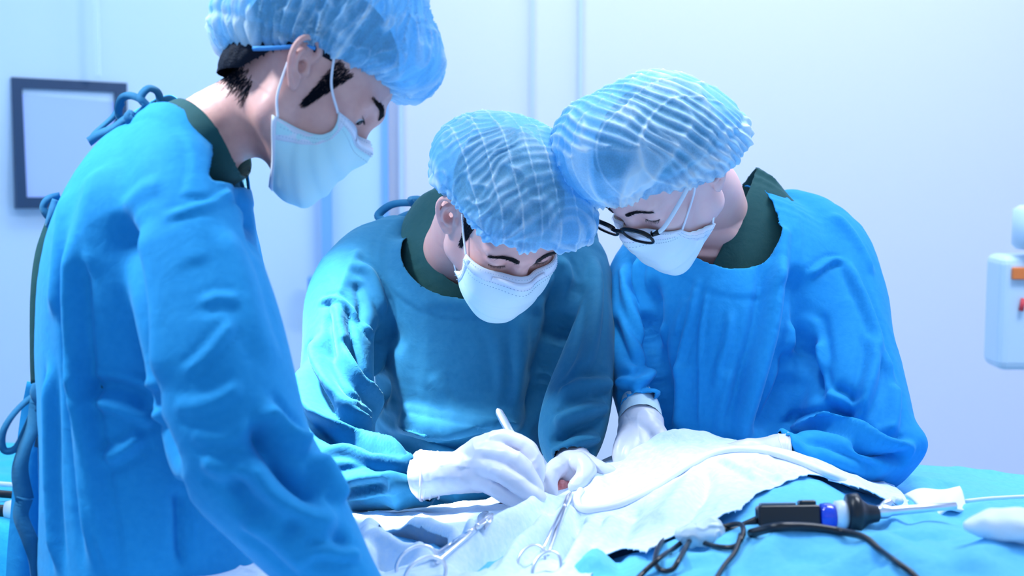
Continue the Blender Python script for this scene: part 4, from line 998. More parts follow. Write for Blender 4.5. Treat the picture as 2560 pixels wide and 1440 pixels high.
def hands(pm, pr, pl):
    # middle surgeon, right hand with the scalpel
    g = glove(pm, [(1044, 1189, 60, 2.035, .042), (1062, 1188, 60, 2.03, .041), (1092, 1185, 55, 2.02, .036), (1120, 1183, 53, 2.015, .033), (1150, 1181, 53, 2.01, .030), (1180, 1172, 62, 2.01, .026), (1212, 1160, 70, 2.005, .022), (1236, 1152, 64, 2.0, .017)],
        [[(1205, 1125, 2.01, 15), (1248, 1099, 2.00, 13), (1285, 1104, 1.995, 11.5), (1320, 1124, 1.99, 11.5), (1341, 1162, 1.985, 10.2), (1345, 1202, 1.985, 7.8)],
         [(1200, 1135, 2.00, 14), (1240, 1133, 1.985, 12.5), (1272, 1142, 1.97, 11.2), (1302, 1162, 1.965, 11.2), (1326, 1196, 1.965, 10), (1347, 1224, 1.965, 7.5)],
         [(1190, 1165, 1.995, 13), (1222, 1172, 1.98, 12), (1258, 1186, 1.96, 11), (1292, 1210, 1.955, 10.8), (1322, 1232, 1.955, 9.6), (1350, 1244, 1.958, 7.5)],
         [(1180, 1195, 1.995, 13), (1212, 1208, 1.985, 11), (1244, 1226, 1.97, 10), (1278, 1247, 1.965, 9.4), (1318, 1258, 1.968, 7.5)],
         [(1170, 1160, 2.03, 15), (1215, 1150, 2.045, 13), (1260, 1160, 2.05, 12), (1300, 1186, 2.03, 11), (1340, 1215, 2.01, 9)]],
        cuff=(P(1052, 1189, 2.03), P(1100, 1186, 2.02)-P(1044, 1189, 2.035)), seed=80)
    cuff_roll(g, (1054, 1189), 60, 2.032, .0415, (1, -.03), n=4)
    # middle surgeon, left hand steadying the wound edge
    g = glove(pm, [(1432, 1143, 42, 2.125, .026), (1433, 1156, 45, 2.115, .028), (1434, 1168, 46, 2.10, .028), (1424, 1186, 40, 2.085, .020)],
        [[(1418, 1160, 2.09, 14), (1396, 1168, 2.07, 13), (1376, 1186, 2.055, 12), (1372, 1212, 2.045, 10.5), (1380, 1238, 2.04, 8)],
         [(1432, 1155, 2.09, 14), (1452, 1158, 2.07, 13), (1468, 1176, 2.055, 11.5), (1456, 1200, 2.045, 10.5), (1434, 1216, 2.04, 8.2)],
         [(1445, 1150, 2.10, 13), (1474, 1160, 2.09, 11.5), (1500, 1172, 2.075, 10), (1530, 1184, 2.07, 9)]],
        cuff=(P(1432, 1140, 2.13), P(1434, 1168, 2.10)-P(1432, 1128, 2.135)), seed=84)
    # right assistant, hand behind the drape
    g = glove(pr, [(1603, 1042, 50, 2.20, .036), (1603, 1062, 56, 2.18, .034), (1602, 1085, 58, 2.165, .030), (1600, 1112, 56, 2.15, .024), (1596, 1130, 48, 2.14, .018)],
        [[(1570, 1090, 2.14, 14), (1558, 1115, 2.125, 13), (1552, 1145, 2.115, 11), (1562, 1172, 2.11, 9)],
         [(1590, 1100, 2.135, 14), (1580, 1125, 2.115, 12.5), (1576, 1155, 2.105, 11), (1586, 1178, 2.10, 9)],
         [(1610, 1105, 2.14, 13), (1604, 1130, 2.12, 12), (1602, 1160, 2.11, 10)],
         [(1635, 1080, 2.15, 15), (1648, 1100, 2.135, 13), (1636, 1126, 2.12, 11.5), (1618, 1150, 2.11, 10)]],
        cuff=(P(1603, 1056, 2.185), P(1602, 1085, 2.165)-P(1603, 1042, 2.20)), seed=88)
    m = SDF(); px_loft(m, [(1598, 1010, 44, 2.225, .040), (1601, 1035, 52, 2.205, .042), (1603, 1062, 57, 2.182, .040)], 0, dense=4)
    V, F = m.mesh(.003, smooth=1); V, F = cut(V, F, seg_cut(P(1603, 1060, 2.182), P(1598, 1010, 2.225)-P(1603, 1062, 2.182)), .003)
    N = normals(V, F); mesh_obj('knitted_cuff', V+N*(.0008*noise(V*140, 4))[:, None], F, M['cuff'], pr)
    g = glove(pr, [(1985, 1124, 40, 2.09, .036), (1955, 1124, 40, 2.088, .035), (1915, 1126, 33, 2.09, .028), (1875, 1132, 34, 2.09, .022), (1850, 1136, 30, 2.09, .018)],
        [[(1870, 1120, 2.08, 12), (1845, 1124, 2.075, 10.5), (1815, 1132, 2.08, 9.5), (1790, 1150, 2.09, 8)], [(1870, 1135, 2.08, 12), (1835, 1145, 2.07, 10.5), (1800, 1160, 2.08, 9)],
         [(1870, 1150, 2.09, 12), (1830, 1165, 2.09, 10), (1800, 1180, 2.09, 8)], [(1890, 1130, 2.11, 12), (1860, 1120, 2.12, 11), (1835, 1122, 2.12, 9)]],
        cuff=(P(1968, 1124, 2.09), P(1915, 1126, 2.09)-P(1985, 1124, 2.09)), seed=92)
    cuff_roll(g, (1966, 1124), 40, 2.09, .0355, (-1, .02), n=3)
    # left assistant's glove at the end of the near sleeve, just below the frame
    g = glove(pl, [(860, 1462, 74, 1.59, .045), (920, 1530, 66, 1.59, .04), (975, 1590, 62, 1.59, .030), (1010, 1620, 60, 1.59, .022)],
        [[(1000, 1590, 1.60, 12), (1060, 1610, 1.60, 10), (1110, 1650, 1.60, 8)], [(1000, 1620, 1.585, 12), (1055, 1650, 1.58, 10), (1095, 1690, 1.585, 8)], [(990, 1645, 1.58, 12), (1035, 1685, 1.575, 10), (1070, 1725, 1.58, 8)],
         [(975, 1660, 1.57, 11), (1010, 1705, 1.57, 9), (1035, 1740, 1.58, 7.5)], [(980, 1580, 1.61, 13), (1030, 1570, 1.62, 11), (1080, 1590, 1.62, 9)]],
        cuff=(P(880, 1485, 1.59), P(975, 1590, 1.59)-P(860, 1462, 1.59)), seed=95)
PL = person_left(); PM, _ = person_middle(); PR, _ = person_right()
hands(PM, PR, PL)
# ------------------------------------------------------------------ the draped table
CP = [(700, 1320, 1.92), (915, 1309, 1.95), (1000, 1301, 1.98), (1100, 1292, 2.02), (1200, 1276, 2.04), (1260, 1266, 2.05), (1340, 1252, 2.06), (1440, 1216, 2.08), (1520, 1170, 2.10), (1600, 1133, 2.11), (1660, 1104, 2.12), (1712, 1085, 2.12), (1765, 1106, 2.11),
      (1830, 1118, 2.08), (1930, 1128, 2.04), (2000, 1148, 2.02), (2080, 1185, 2.00), (2180, 1235, 1.97), (2250, 1270, 1.95),
      (2200, 1215, 2.20), (2320, 1190, 2.22), (2450, 1203, 2.22), (2560, 1224, 2.22), (2750, 1235, 2.22),
      (905, 1440, 1.70), (1000, 1440, 1.68), (1100, 1440, 1.67), (1200, 1440, 1.66), (1350, 1440, 1.65), (1500, 1440, 1.62), (1650, 1440, 1.58), (1800, 1440, 1.55), (2000, 1440, 1.50), (2200, 1440, 1.47), (2400, 1440, 1.45), (2600, 1440, 1.44),
      (1000, 1370, 1.80), (1150, 1360, 1.82), (1300, 1330, 1.86), (1400, 1290, 1.93), (1500, 1270, 1.95), (1600, 1250, 1.92), (1700, 1210, 1.95), (1800, 1180, 1.96), (1900, 1190, 1.92),
      (1400, 1370, 1.78), (1550, 1350, 1.76), (1700, 1320, 1.75), (1850, 1290, 1.74), (2000, 1270, 1.76), (2100, 1290, 1.72), (2250, 1300, 1.75), (2400, 1290, 1.80), (2550, 1270, 1.88),
      (1850, 1375, 1.62), (2000, 1345, 1.62), (2150, 1360, 1.60), (2300, 1330, 1.66), (2450, 1330, 1.66), (2600, 1320, 1.66), (2800, 1320, 1.66), (2800, 1440, 1.44), (600, 1440, 1.70)]
CW = np.array([P(*c) for c in CP])
_extra = [(-.5, 2.3, .86), (-.2, 2.28, .86), (.1, 2.30, .90), (.3, 2.32, .95), (.55, 2.40, .93), (.9, 2.42, .93), (1.1, 2.4, .93), (-.5, 1.3, .93), (0, 1.3, .97), (.5, 1.25, 1.0), (1.1, 1.25, 1.0), (1.1, 1.8, 1.0)]
CW = np.vstack([CW, _extra])
def _tps(A, B):
    r2 = ((A[:, None, :2]-B[None, :, :2])**2).sum(-1)+1e-9; return .5*r2*np.log(r2)
_n = len(CW); _K = _tps(CW, CW)+np.eye(_n)*2e-4; _Pm = np.c_[np.ones(_n), CW[:, :2]]
_S = np.linalg.solve(np.block([[_K, _Pm], [_Pm.T, np.zeros((3, 3))]]), np.r_[CW[:, 2], 0, 0, 0])
def tz(XY):
    XY = np.atleast_2d(XY); return _tps(XY, CW)@_S[:_n]+np.c_[np.ones(len(XY)), XY]@_S[_n:]
X0, X1, Y0, Y1 = -.44, 1.12, 1.36, 2.33
def dsurf(dx=.005, drop=.35, off=0., x0=X0, x1=X1, y0=Y0, y1=Y1):
    """cloth over the table: grid in cloth coordinates, the overhang falls down past the edge"""
    e = drop
    us = np.arange(x0-e, x1+e, dx); vs = np.arange(y0-e, y1+e*.5, dx); U, Vv = np.meshgrid(us, vs, indexing='ij')
    x = U.clip(x0, x1); y = Vv.clip(y0, y1); r = .03
    ox = np.maximum(np.abs(U-x)-0, 0); oy = np.maximum(np.abs(Vv-y), 0); o = np.hypot(ox, oy)
    sx, sy = np.sign(U-x), np.sign(Vv-y); ou = r*(1-np.exp(-o/r)); wav = .022*np.sin((U*sy*(oy > ox)+Vv*sx*(ox >= oy))*34)*np.clip(o/.15, 0, 1)
    nx = np.where(o > 0, ox/(o+1e-9), 0)*sx; ny = np.where(o > 0, oy/(o+1e-9), 0)*sy
    XX = x+nx*(ou+wav); YY = y+ny*(ou+wav); Z = tz(np.c_[x.ravel(), y.ravel()]).reshape(x.shape)-np.maximum(o-ou*.6, 0)
    V = np.stack([XX, YY, Z+off], -1).reshape(-1, 3); a, b = U.shape
    i = np.arange((a-1)*(b-1)); I = i//(b-1)*b+i % (b-1); F = np.stack([I, I+b, I+b+1, I+1], 1)
    return V, F
def pxs(V): a, b = px_of(V); return np.stack([a, b], 1)
def inpoly(Q, poly):
    poly = np.array(poly, float); x, y = Q.T; ins = np.zeros(len(Q), bool); n = len(poly)
    for i in range(n):
        x1, y1 = poly[i]; x2, y2 = poly[(i+1) % n]; c = ((y1 > y) != (y2 > y)) & (x < (x2-x1)*(y-y1)/(y2-y1+1e-12)+x1); ins ^= c
    return ins
def edge_dist(Q, poly, closed=True):
    d = np.full(len(Q), 9.); n = len(poly)
    for i in range(n if closed else n-1):
        a = poly[i]; b = poly[(i+1) % n]; ab = b-a; t = np.clip(((Q-a)@ab)/(ab@ab+1e-12), 0, 1); d = np.minimum(d, np.linalg.norm(Q-a-t[:, None]*ab, axis=1))
    return d
# plan outline (metres) of the pale cloth's right edge and of the fenestration
def at2(px, py, d): q = P(px, py, d); return q[:2]
edge = np.array([at2(1478, 1440, 1.62), at2(1500, 1395, 1.68), at2(1555, 1385, 1.70), at2(1620, 1400, 1.66), at2(1660, 1372, 1.70), at2(1740, 1345, 1.72), at2(1850, 1300, 1.74), at2(1890, 1250, 1.82), at2(2020, 1215, 1.93), at2(2100, 1230, 1.93), at2(2210, 1262, 1.95), at2(2280, 1290, 1.95)])
polyp = np.vstack([[(-.7, 1.0)], [(edge[0][0], 1.0)], edge, [(.62, 2.6)], [(-.7, 2.6)]])
def gpale(V):
    q = V[:, :2]; s_ = np.where(inpoly(q, polyp), 1., -1.); return s_*edge_dist(q, polyp)
slit = np.array([at2(950, 1338, 1.88), at2(1020, 1352, 1.85), at2(1080, 1372, 1.82), at2(1132, 1396, 1.79), at2(1070, 1393, 1.785), at2(1000, 1375, 1.81), at2(945, 1352, 1.85)])
def gslit(V):
    q = V[:, :2]; s_ = np.where(inpoly(q, slit), -1., 1.); return s_*edge_dist(q, slit)
# blue under-drape with soft crumples
V, F = dsurf(.006); N = normals(V, F)
fd = [([(1870, 1440), (1980, 1350), (2140, 1345), (2260, 1400), (2330, 1440)], .020, .010), ([(2080, 1440), (2160, 1400), (2280, 1390)], .014, -.008), ([(2130, 1420), (2180, 1408), (2240, 1415)], .008, -.006),
      ([(2200, 1335), (2330, 1290), (2460, 1290), (2560, 1310)], .03, .010), ([(2180, 1300), (2240, 1320), (2300, 1300)], .014, -.008), ([(2420, 1440), (2480, 1380), (2560, 1350)], .02, .008), ([(2180, 1370), (2250, 1340), (2380, 1345)], .012, -.007),
      ([(1600, 1400), (1700, 1370), (1800, 1360)], .012, -.006), ([(1650, 1440), (1720, 1410), (1820, 1400)], .012, .006), ([(1500, 1400), (1490, 1420), (1470, 1440)], .02, .010), ([(1560, 1440), (1545, 1410), (1530, 1370)], .01, -.007),
      ([(2180, 1215), (2260, 1195), (2340, 1200)], .012, .004), ([(2330, 1230), (2360, 1200), (2400, 1200)], .008, -.004), ([(1950, 1400), (2020, 1390), (2080, 1400)], .014, -.005)]
V = strokes(V, F, N, fd)
V = V+N*(.009*noise(V*8, 101)+.004*ridged(V*np.array([14, 14, 10]), 102)+.0015*noise(V*40, 103)-.003)[:, None]
g_ = gpale(V); V[:, 2] -= .004+.012*np.clip(g_/.05, 0, 1)**1.5*np.clip(gslit(V)/.03, 0, 1)
o = mesh_obj('surgical_drape', V, F, M['drape_blue'], base=(.34, 1.85, .6)); solidify(o, .0015, -1)
tag(o, 'light blue drape covering the right end and near side of the operating table', 'drape', 'drapes on the operating table')
dtree = bvh(V, F)
# pale top drape with the opening for the operation
V, F = dsurf(.0032, drop=.10, off=.004, x0=X0+.02, x1=.62, y0=Y0+.01)
hole_c = P(1355, 1238, 2.055)[:2]; hd = norm(P(1440, 1212, 2.075)[:2]-P(1275, 1272, 2.02)[:2]); hp = np.array([-hd[1], hd[0]])
def ghole(V):
    q = V[:, :2]-hole_c; a = q@hd; b = q@hp; return (np.sqrt((a/.072)**2+(b/.016)**2)-1)*.016
for gg in (gpale, ghole, gslit): V, F = cut(V, F, gg, .0032)
N = normals(V, F)
N *= np.sign(N[:, 2:3].mean())
fp = [([(1000, 1330), (1080, 1345), (1160, 1370), (1200, 1385)], .010, .012, .5), ([(940, 1325), (1030, 1322), (1120, 1340), (1210, 1345)], .008, -.007), ([(930, 1370), (1000, 1395), (1080, 1412)], .010, .012, .4),
      ([(1110, 1420), (1190, 1370), (1270, 1320), (1350, 1275), (1420, 1245)], .010, .012, .7), ([(1140, 1440), (1220, 1385), (1300, 1330), (1370, 1285)], .010, -.010), ([(1180, 1290), (1120, 1300), (1040, 1305)], .012, -.006),
      ([(1380, 1290), (1340, 1340), (1290, 1390), (1250, 1440)], .009, .008, .5), ([(1420, 1270), (1400, 1330), (1370, 1390)], .008, .009, .5), ([(1450, 1280), (1440, 1340), (1400, 1400)], .009, -.008), ([(1470, 1290), (1470, 1340), (1440, 1400), (1410, 1440)], .009, .008, .5),
      ([(1560, 1290), (1510, 1340), (1470, 1400)], .014, .006), ([(1590, 1260), (1560, 1330), (1520, 1380)], .012, -.006), ([(1770, 1180), (1760, 1240), (1720, 1290), (1690, 1330)], .008, -.006), ([(1750, 1190), (1700, 1260), (1650, 1320)], .016, .007),
      ([(1560, 1150), (1640, 1110), (1712, 1084)], .012, .006), ([(1800, 1150), (1880, 1190), (1960, 1230)], .007, .004, .5), ([(1850, 1150), (1920, 1180), (2000, 1225)], .007, -.004), ([(1880, 1180), (1960, 1200), (2050, 1240)], .008, .004, .5),
      ([(1530, 1200), (1545, 1220), (1560, 1230)], .008, -.004), ([(1480, 1190), (1500, 1215), (1490, 1240)], .008, .005), ([(920, 1315), (925, 1360), (912, 1400), (905, 1440)], .010, .010), ([(1000, 1420), (960, 1410), (930, 1400)], .012, -.008)]
V = strokes(V, F, N, [(q[0], q[1]*1.0, q[2]*(.95 if q[2] > 0 else 1.2), *(q[3:])) for q in fp])
V = lap(V, F, 2, .5); V = V+N*(.0045*noise(V*11, 111)+.0035*ridged(V*np.array([18, 18, 10])+noise(V*7, 113)[:, None], 112)+.0012*noise(V*55, 114)-.0002)[:, None]
g = ghole(V); V[:, 2] += .004*np.exp(-(g/.006)**2)
o = mesh_obj('surgical_drape', V, F, M['drape_pale'], base=(.1, 1.85, .9)); solidify(o, .0012, 1)
tag(o, 'pale white drape brightly lit by the lamp, with the opening over the operation', 'drape', 'drapes on the operating table')
ptree = bvh(V, F)
def onD(px, py, off=.0):
    a, b = shoot(ptree, px, py), shoot(dtree, px, py)
    c = [x for x in (a, b) if x is not None]
    if not c: return P(px, py, 2.1)
    q = min(c, key=lambda x: np.linalg.norm(x-CAM)); return q+norm(CAM-q+np.array([0, 0, 1.5]))*off
# the patient under the drapes: only the skin at the opening shows
s = SDF(); zt = lambda x, y: float(tz([(x, y)])[0])
xs = np.linspace(-.36, .95, 9)
s.loft([(x, 1.95, zt(x, 1.95)-.145-.05*max(0, x-.3)) for x in xs], [(0, .20+.03*math.sin(i), 0) for i in range(9)], [(0, 0, .095)]*9, 0, dense=3)
site = [(1258, 1284, 5), (1284, 1270, 8), (1330, 1250, 8), (1372, 1232, 10), (1400, 1214, 11), (1438, 1212, 9), (1462, 1210, 7)]
pts = [(P(a, b, 2.02+.055*(a-1258)/200), r) for a, b, r in site]; pts = [(np.array([q[0], q[1], zt(q[0], q[1])+.003]), r) for q, r in pts]
for (a, ra), (b, rb) in zip(pts[:-1], pts[1:]): s.cone(a+[0, 0, .002], b+[0, 0, .002], ra/1000, rb/1000, .006); s.cone(a+[0, 0, -.03], b+[0, 0, -.03], .02, .02, .012)
q = pts[4][0]; s.cone(q, q+[.002, 0, .016], .009, .006, .006)
q = pts[1][0]; s.cone(q, q+[-.012, -.002, .010], .008, .005, .006)
V, F = s.mesh(.005, smooth=1)
near = np.linalg.norm(V[:, :2]-hole_c, axis=1) < .14
o = mesh_obj('person', V, F, M['wound'], base=(.34, 1.95, .8)); tag(o, 'patient lying covered on the table, only pink skin showing at the drape opening', 'person')
# instruments on the drape
def clamp(a, b, label, spread=16, seed=0):
    """locking forceps: a = tip seen, b = middle of the finger rings"""
    a, b = np.array(a, float), np.array(b, float); dr = (b-a)/np.linalg.norm(b-a); pr = np.array([-dr[1], dr[0]]); L = np.linalg.norm(b-a)
    pt = lambda t, s_, off=.006: onD(*(a+dr*L*t+pr*s_), off)
    bs = pt(1, 0, 0); bs = bs.copy(); t_ = empty('clamp', bs, label, 'forceps', 'steel clamps on the drape')
    for sd in (-1, 1):
        m = MB(); m.tube([pt(0, 0, .010), pt(.06, sd*3.5, .010), pt(.13, sd*2.5, .010), pt(.22, sd*.5, .010)], [.0012, .0022, .0026, .003], 8, sub=4, flat=1.4)
        m.build('jaw', M['steel'], t_)
        m = MB(); m.tube([pt(.20, 0, .010), pt(.32, -sd*3, .009), pt(.55, -sd*6, .008), pt(.82, -sd*9, .007)], [.0032, .0030, .0026, .0024], 8, sub=4)
        c = pt(1, -sd*spread*1.25, .006); rr = np.linalg.norm(pt(1, spread, .006)-pt(1, 0, .006))
        u = RC@np.array([pr[0], -pr[1], 0]); v = norm(RC@np.array([dr[0], -dr[1], 0])+.5*norm(pt(1, 0)-pt(.8, 0)))
        ring = [c+u*rr*.72*math.cos(k)+v*rr*1.0*math.sin(k) for k in np.linspace(0, 2*math.pi, 17)[:-1]]
        h = m.build('handle', M['steel'], t_)
        MB().tube(ring, .0024, 8, closed=True, sub=3).build('finger_ring', M['steel'], h)
    n_ = norm(CAM-pt(.21, 0)); MB().lathe([(-.004, .0035), (.0045, .0035), (.005, .0028)], pt(.21, 0, .010), n_, 14).build('screw', M['steel'], t_)
    MB().tube([pt(.8, -7, .007), pt(.8, 0, .008), pt(.8, 7, .007)], .0018, 6, sub=3).build('ratchet', M['steel'], t_)
clamp((1232, 1300), (1052, 1432), 'steel clamp lying along the drape fold beside the standing assistant', 15)
clamp((1428, 1240), (1348, 1422), 'steel clamp hanging below the looped white tube at the wound', 17)
# spoon-like retractor tips near the first clamp
m = MB()
for a, b, c in (((1215, 1285), (1205, 1300), (1196, 1330)), ((1226, 1290), (1222, 1305), (1212, 1332))):
    m.tube([onD(*a, .006), onD(*b, .008), onD(*c, .007)], [.004, .0062, .002], 10, sub=5, flat=.35)
tag(m.build('retractor', M['steel']), 'small twin-bladed steel retractor at the near end of the wound', 'retractor')
# scalpel in the surgeon's hand
A, B = P(1243, 1022, 2.055), P(1352, 1222, 1.985); ax = norm(B-A); L = np.linalg.norm(B-A); view = norm(A-CAM); u = norm(np.cross(ax, view)); v = np.cross(u, ax)
t_ = empty('scalpel', B, 'flat steel scalpel held upright in the gloved right hand', 'scalpel')
prof = [(0, .0006), (.0015, .0036), (.006, .0055), (.02, .0062), (.045, .0060), (.075, .0046), (L-.03, .0040), (L-.022, .0030)]
V = []; 
for h_, w_ in prof:
    c = A+ax*h_
    for k in range(12):
        tt = k*math.pi/6; V.append(c+u*w_*abs(math.cos(tt))**.6*np.sign(math.cos(tt))+v*.0019*math.sin(tt))
F = [(i*12+k, i*12+(k+1) % 12, (i+1)*12+(k+1) % 12, (i+1)*12+k) for i in range(len(prof)-1) for k in range(12)]+[tuple(range(11, -1, -1)), tuple((len(prof)-1)*12+k for k in range(12))]
mesh_obj('handle', V, F, M['steel'], t_)
V = [A+ax*(L-.026)+u*.0022, A+ax*(L-.026)-u*.0022, A+ax*(L-.006)-u*.0032, A+ax*(L+.002)-u*.0005, A+ax*(L-.010)+u*.0026]
o = mesh_obj('blade', V, [(0, 1, 2, 3, 4)], M['steel'], t_, smooth=False); solidify(o, .0006, 0)
# white suction tube looping over the drape
tp = [(1452, 1232), (1441, 1252), (1448, 1274), (1480, 1281), (1540, 1270), (1600, 1243), (1660, 1208), (1720, 1170), (1780, 1140), (1850, 1129), (1930, 1138)]
pts = [onD(a, b, .006) for a, b in tp]
pts += [onD(2010, 1165, .006), onD(2090, 1200, .006), onD(2160, 1232, .008), onD(2220, 1258, .012), onD(2250, 1268, .016)]
t_ = tag(MB().tube(pts, .0052, 12, sub=6).build('suction_tube', M['tube']), 'white flexible tube looping over the bright drape from the wound', 'tube')
# endoscope camera with its cable
def DP(px, py, d): return P(px, py, d)
root = empty('endoscope_camera', onD(2020, 1325), 'black endoscope camera with a blue ring resting on the blue drape', 'camera')
a = P(1892, 1292, 1.70); b = P(2048, 1290, 1.70); ax = norm(b-a); n0 = norm(CAM-a); up_ = norm(np.cross(n0, ax)); up_ = up_ if up_[2] > 0 else -up_; fr = norm(np.cross(up_, ax)); fr = fr if fr@(CAM-a) > 0 else -fr
Mx = np.array([ax, -fr, up_]).T
MB().box((0, -.014, -.0145), (.074, .014, .0135), (Mx, a)).build('camera_body', M['black_plastic'], root, smooth=False, bevel=.004)
MB().box((.004, -.009, .0125), (.046, .009, .0165), (Mx, a)).build('button_pad', M['grey_plastic'], root, smooth=False, bevel=.0015)
MB().box((.050, -.011, .012), (.070, .011, .019), (Mx, a)).build('button_hood', M['black_plastic'], root, smooth=False, bevel=.003)
c = P(2046, 1292, 1.70)
MB().lathe([(0, .006), (.002, .0155), (.008, .0165), (.014, .0165), (.020, .014), (.022, .006)], c, ax, 28).build('focus_ring', M['royal_plastic'], root)
c = P(2086, 1288, 1.70); MB().lathe([(0, .006), (.001, .017), (.010, .018), (.015, .016), (.017, .006)], c, ax, 28).build('adapter_ring', M['white_plastic'], root)
MB().lathe([(0, .012), (.001, .024), (.008, .0255), (.013, .0255), (.018, .018), (.026, .012), (.038, .0095), (.040, .006)], P(2116, 1286, 1.70), ax, 30).build('eyepiece', M['black_plastic'], root)
MB().lathe([(0, .004), (.001, .0085), (.012, .0085), (.018, .0060), (.045, .0055), (.10, .0045), (.102, .001)], P(2192, 1281, 1.70), norm(ax+np.array([0, .15, .03])), 20).build('scope_tube', M['steel'], root)
MB().tube([P(2196, 1284, 1.70), P(2212, 1262, 1.705), P(2225, 1255, 1.71)], .0048, 10).build('light_post', M['steel'], root)
cab = MB(); cab.tube([P(1892, 1302, 1.70), P(1862, 1312, 1.70), P(1838, 1322, 1.69), onD(1800, 1332, .006)], [.006, .0045, .0034, .0032], 10, sub=5)
cab.build('strain_relief', M['black_plastic'], root)
m = MB(); m.tube([onD(1800, 1326, .006), onD(1848, 1322, .010), onD(1858, 1345, .010), onD(1840, 1372, .006), onD(1800, 1374, .005), onD(1755, 1362, .006), onD(1725, 1342, .010), onD(1690, 1342, .008), onD(1655, 1362, .006), onD(1638, 1405, .006), onD(1650, 1432, .006), onD(1680, 1432, .006), onD(1700, 1405, .008), onD(1726, 1360, .010)], .0031, 10, sub=6)
m.build('cable', M['black_plastic'], root)
m = MB(); m.tube([onD(1726, 1350, .012), onD(1690, 1378, .009), onD(1650, 1405, .008), onD(1610, 1438, .006), onD(1575, 1475, .006), onD(1540, 1520, .006)], .0031, 10, sub=6)
m.tube([onD(1852, 1350, .010), onD(1838, 1390, .008), onD(1810, 1425, .007), onD(1780, 1475, .006), onD(1760, 1530, .006)], .0031, 10, sub=6); m.build('cable', M['black_plastic'], root)
sc = onD(1752, 1348, .008); s = SDF(); e = SDF().ell(sc, (.026, .016, .013), 0).ell(sc+[.012, .006, .008], (.014, .010, .012), .008).ell(sc+[-.014, -.004, .002], (.014, .012, .010), .008)
V, F = e.mesh(.002); N = normals(V, F); mesh_obj('clear_cable_wrap', V+N*(.003*ridged(V*90, 5))[:, None], F, M['film'], root)
pts = [onD(1878, 1338, .004), onD(1940, 1326, .006), onD(2020, 1325, .006), onD(2100, 1335, .005), onD(2160, 1350, .005), onD(2200, 1382, .005), onD(2240, 1412, .005), onD(2290, 1450, .005), onD(2340, 1520, .005)]
tag(MB().tube(pts, [.0055, .0052, .005, .0046, .004, .0036, .0034, .0034, .0034], 10, sub=6).build('power_cable', M['black_plastic']), 'dark cable running beneath the endoscope camera over the blue drape', 'cable')
# folded swab and rod on the right
s = SDF(); c0 = [P(2262, 1240, 1.86), P(2400, 1222, 1.88), P(2418, 1272, 1.80), P(2330, 1298, 1.76)]
U_ = []; n_ = 26
for i in range(n_):
    for j in range(n_):
        a, b = i/(n_-1), j/(n_-1); q = (1-a)*(1-b)*c0[0]+a*(1-b)*c0[1]+a*b*c0[2]+(1-a)*b*c0[3]; U_.append(q+np.array([0, 0, .003*math.sin(a*7+b*5)+.004*math.sin(math.pi*a)]))
F = np.array([(i*n_+j, i*n_+j+1, (i+1)*n_+j+1, (i+1)*n_+j) for i in range(n_-1) for j in range(n_-1)])
o = mesh_obj('gauze_swab', U_, F, M['gauze']); solidify(o, .004, 0); tag(o, 'square white gauze swab folded over the metal scope end', 'swab')
tag(MB().tube([P(2405, 1254, 1.86), P(2480, 1246, 1.88), P(2600, 1240, 1.90)], .0028, 8).build('thin_rod', M['white_plastic']), 'thin white rod sticking out from the gauze swab to the right', 'rod')
q = onD(2530, 1340, .02); e = SDF().ell(q, (.040, .03, .018), 0).ell(q+[-.02, .01, -.004], (.03, .02, .012), .01); V, F = e.mesh(.003); N = normals(V, F)
tag(mesh_obj('cotton_swab', V+N*(.003*noise(V*60, 7))[:, None], F, M['gauze']), 'blurred white crumpled swab on the blue drape at the right edge', 'swab')
# the table itself
t_ = empty('operating_table', (.34, 1.9, 0), 'operating table hidden under the blue and white drapes', 'operating table')
MB().box((-.40, 1.72, .76), (1.08, 2.14, .82)).build('table_top', M['black_plastic'], t_, smooth=False, bevel=.01)
MB().box((.20, 1.78, .12), (.50, 2.05, .76)).build('column', M['steel'], t_, smooth=False, bevel=.01)
MB().box((-.05, 1.72, 0), (.75, 2.08, .12)).build('base', M['white_plastic'], t_, smooth=False, bevel=.02)
# ------------------------------------------------------------------ background
def quadwall(name, a, b, m, z0=0., z1=3., t=.1):
    a, b = np.array(a), np.array(b); n = norm(np.array([-(b-a)[1], (b-a)[0]])); V = []
    for q in (a, b, b+n*t, a+n*t): V.append((q[0], q[1], z0))
    for q in (a, b, b+n*t, a+n*t): V.append((q[0], q[1], z1))
    o = mesh_obj(name, V, [(0, 3, 2, 1), (4, 5, 6, 7), (0, 1, 5, 4), (1, 2, 6, 5), (2, 3, 7, 6), (3, 0, 4, 7)], m, smooth=False); o['kind'] = 'structure'; return o
def gp(px, d): q = P(px, 600, d); return q[:2]
A2, B2 = gp(-700, 3.75), gp(822, 4.62)
quadwall('wall_left', A2, B2, M['wall_left'])
quadwall('wall_side', (A2[0]-.02, YF), A2, M['wall_left'])
def strip(name, px0, px1, y, d, m, z0=0, z1=3., t=.02, kind='structure'):
    a, b = gp(px0, d), gp(px1, d); n = np.array([0, -t]); V = [(a[0], a[1], z0), (b[0], b[1], z0), (b[0], b[1]-t, z0), (a[0], a[1]-t, z0)]; V += [(x, y_, z1) for x, y_, _ in V]
    o = mesh_obj(name, V, [(3, 2, 1, 0), (4, 5, 6, 7), (0, 1, 5, 4), (1, 2, 6, 5), (2, 3, 7, 6), (3, 0, 4, 7)], m, smooth=False); o['kind'] = kind; return o
def dep(px):   # depth of the left wall seen at a column
    a, b = P(-700, 600, 3.75)[:2], P(822, 600, 4.62)[:2]; r = P(px, 600, 1.)[:2]-CAM[:2]; ab = b-a; M_ = np.array([[r[0], -ab[0]], [r[1], -ab[1]]]); s_ = np.linalg.solve(M_, a-CAM[:2]); return s_[0]
YD = 4.66
strip('trim_1', 806, 832, 0, 4.58, M['trim_blue'])
